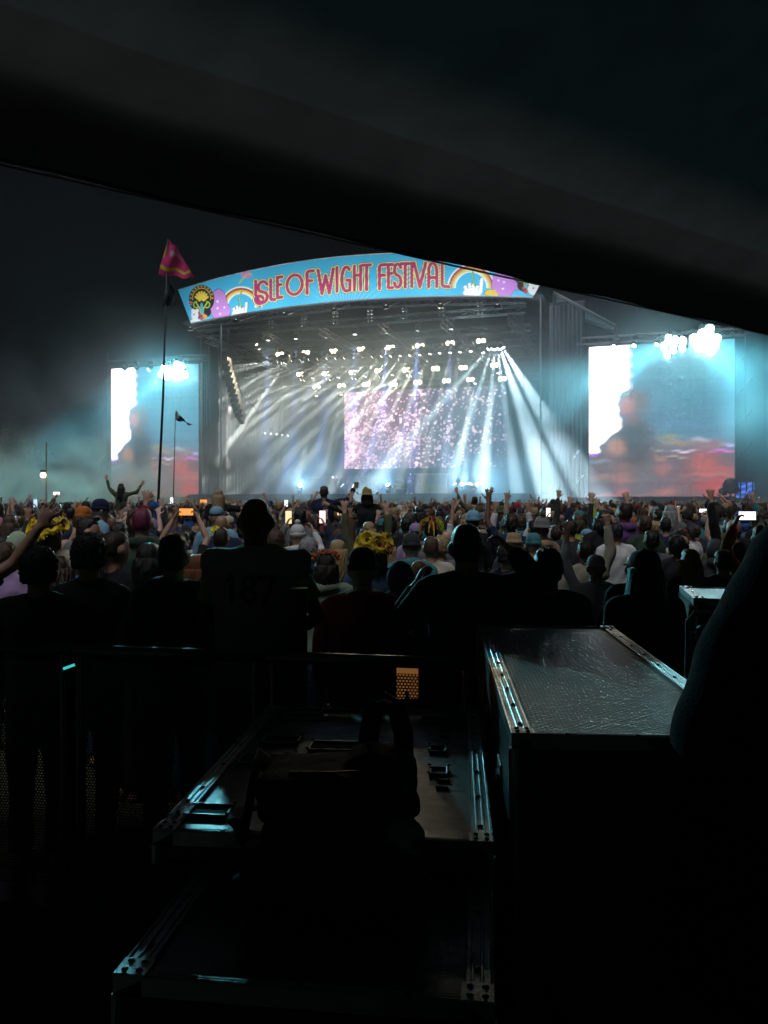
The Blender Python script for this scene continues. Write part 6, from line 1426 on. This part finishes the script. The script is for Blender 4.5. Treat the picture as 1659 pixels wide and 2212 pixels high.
mb = MB(); mb.tube([(-.22, .10, .10), (-.24, .0, .16), (-.235, -.1, .13), (-.24, -.17, .05), (-.25, -.2, .005)], [(.008, .03)] * 5, 8, flat=(1, 0, 0)); mb.build('hanging_strap', M_bag, bag, smooth=True)
MB().tube([(.07, .14, .06), (.075, .20, .16), (.09, .215, .235), (.125, .21, .262), (.165, .19, .245), (.185, .16, .18), (.19, .12, .10)], [(.012, .035), (.013, .034), (.014, .034), (.014, .034), (.014, .034), (.013, .034), (.012, .03)], 10, flat=(0, 0, 1)).build('shoulder_strap', M_bag, bag, smooth=True)
MB().tube([(.10, .205, .262), (.125, .19, .273), (.15, .175, .268)], .006, 6).build('strap_highlight', mat('highlight_pale', (.75, .78, .8), .2, .6), bag)  # pale strip added on the strap as its highlight
MB().tube([(-.24, -.02, .03), (-.28, -.10, .05), (-.27, -.18, .06), (-.22, -.22, .03)], [(.006, .022)] * 4, 8, flat=(0, 0, 1)).build('waist_strap', M_bag, bag)
MB().tube([(-.14, -.06, .142), (0, -.075, .148), (.06, -.07, .15)], .003, 5).build('zip', M_matt, bag)
MB().box((.10, -.155, .10), (.05, .012, .03)).build('buckle', M_rub, bag, bevel=.003)
# ================================================================ the hooded person close on the right
hp = person((1.035, 1.92, 0), 1.86, 'person in a dark hooded jacket close by at the right edge', pose=('down', 'down'), hair=('hoodup', 'black'), top=(H_, 'black'), trousers='black', bulk=1.25)
mb = MB(); mb.loft([(0, -.02, .70, .33, .24), (0, -.02, .95, .345, .25), (0, -.02, 1.15, .335, .24), (0, -.02, 1.30, .315, .225), (0, -.02, 1.42, .275, .20), (0, -.025, 1.50, .235, .18), (0, -.03, 1.58, .195, .165), (0, -.03, 1.68, .145, .15), (0, -.03, 1.77, .07, .08)], 32)
me = remesh(mb, .014, 6, 'padded_coat'); folds(me, .002, 9, 13., 9.); folds(me, .003, 4, 31., 27.); link('padded_coat', me, mat('coat_black', (.005, .005, .006), 1., bump=.4, bscale=150, spec=.1), hp)
HAZE = 0.0003
# ================================================================ haze
hz = MB(); hz.box((0, 50, 21), (150, 136, 44))
hm = bpy.data.materials.new('haze'); hm.use_nodes = True; hn = hm.node_tree.nodes; hl = hm.node_tree.links
hn.remove(hn['Principled BSDF'])
pv = hn.new('ShaderNodeVolumePrincipled'); pv.inputs['Color'].default_value = (.86, .95, 1., 1); pv.inputs['Density'].default_value = HAZE; pv.inputs['Anisotropy'].default_value = .3
hl.new(pv.outputs[0], hn['Material Output'].inputs['Volume'])
hm.cycles.homogeneous_volume = True; hm.cycles.volume_sampling = 'EQUIANGULAR'
tag(hz.build('haze', hm), 'pale stage haze hanging over the whole field', 'haze', kind='stuff')

# denser smoke rolling off the stage front, and the plume on the left
def smoke(name, c, size, rz, dens, label, col, scale, floor_h, seed, aniso=.2, thr=.40, gain=4.):
    mb = MB(); mb.box((0, 0, 0), size); m = bpy.data.materials.new(name); m.use_nodes = True; n = m.node_tree.nodes; l = m.node_tree.links; n.remove(n['Principled BSDF'])
    pv = n.new('ShaderNodeVolumePrincipled'); pv.inputs['Color'].default_value = col + (1,); pv.inputs['Anisotropy'].default_value = aniso
    tc = n.new('ShaderNodeTexCoord'); mp = n.new('ShaderNodeMapping'); mp.inputs['Location'].default_value = (seed, seed * .7, 0); l.new(tc.outputs['Object'], mp.inputs['Vector'])
    nz = n.new('ShaderNodeTexNoise'); nz.inputs['Scale'].default_value = scale; nz.inputs['Detail'].default_value = 3; nz.inputs['Distortion'].default_value = .8; l.new(mp.outputs[0], nz.inputs['Vector'])
    def M_(op, a, b=None, c_=None):
        k = n.new('ShaderNodeMath'); k.operation = op
        for i, v in enumerate((a, b, c_)):
            if v is None: continue
            if isinstance(v, (int, float)): k.inputs[i].default_value = v
            else: l.new(v, k.inputs[i])
        return k.outputs[0]
    sp = n.new('ShaderNodeSeparateXYZ'); l.new(tc.outputs['Generated'], sp.inputs[0])
    def soft(o_, p):        # 4 t (1 - t), flattened
        return M_('POWER', M_('MULTIPLY', 4., M_('MULTIPLY', o_, M_('SUBTRACT', 1., o_))), p)
    fall = M_('MULTIPLY', M_('POWER', M_('SUBTRACT', 1., sp.outputs[2]), floor_h), M_('MULTIPLY', soft(sp.outputs[0], .7), soft(sp.outputs[1], .7)))
    cl = M_('MAXIMUM', 0., M_('MULTIPLY', M_('SUBTRACT', nz.outputs['Fac'], thr), gain))
    l.new(M_('MULTIPLY', M_('MULTIPLY', fall, cl), dens), pv.inputs['Density']); l.new(pv.outputs[0], n['Material Output'].inputs['Volume'])
    m.cycles.volume_sampling = 'EQUIANGULAR'; m.cycles.volume_step_rate = 1.0
    o = mb.build(name, m, loc=c); o.rotation_euler = (0, 0, rz); tag(o, label, 'smoke', kind='stuff'); return o
smoke('smoke', S(0, -2, 9.2), (68, 34, 15.2), STAGE_RZ, .125, 'pale smoke filling the lower stage and rolling over the front', (.76, .91, 1.), .14, .9, 3.)
P = at(120, 1030, 52); smoke('smoke', Vector((P.x - 2, P.y, 3.6)), (26, 16, 6.2), R(-10), .42, 'greenish smoke plume over the crowd at the far left', (.97, 1., .88), .30, 1.2, 9., thr=.5, gain=9.)
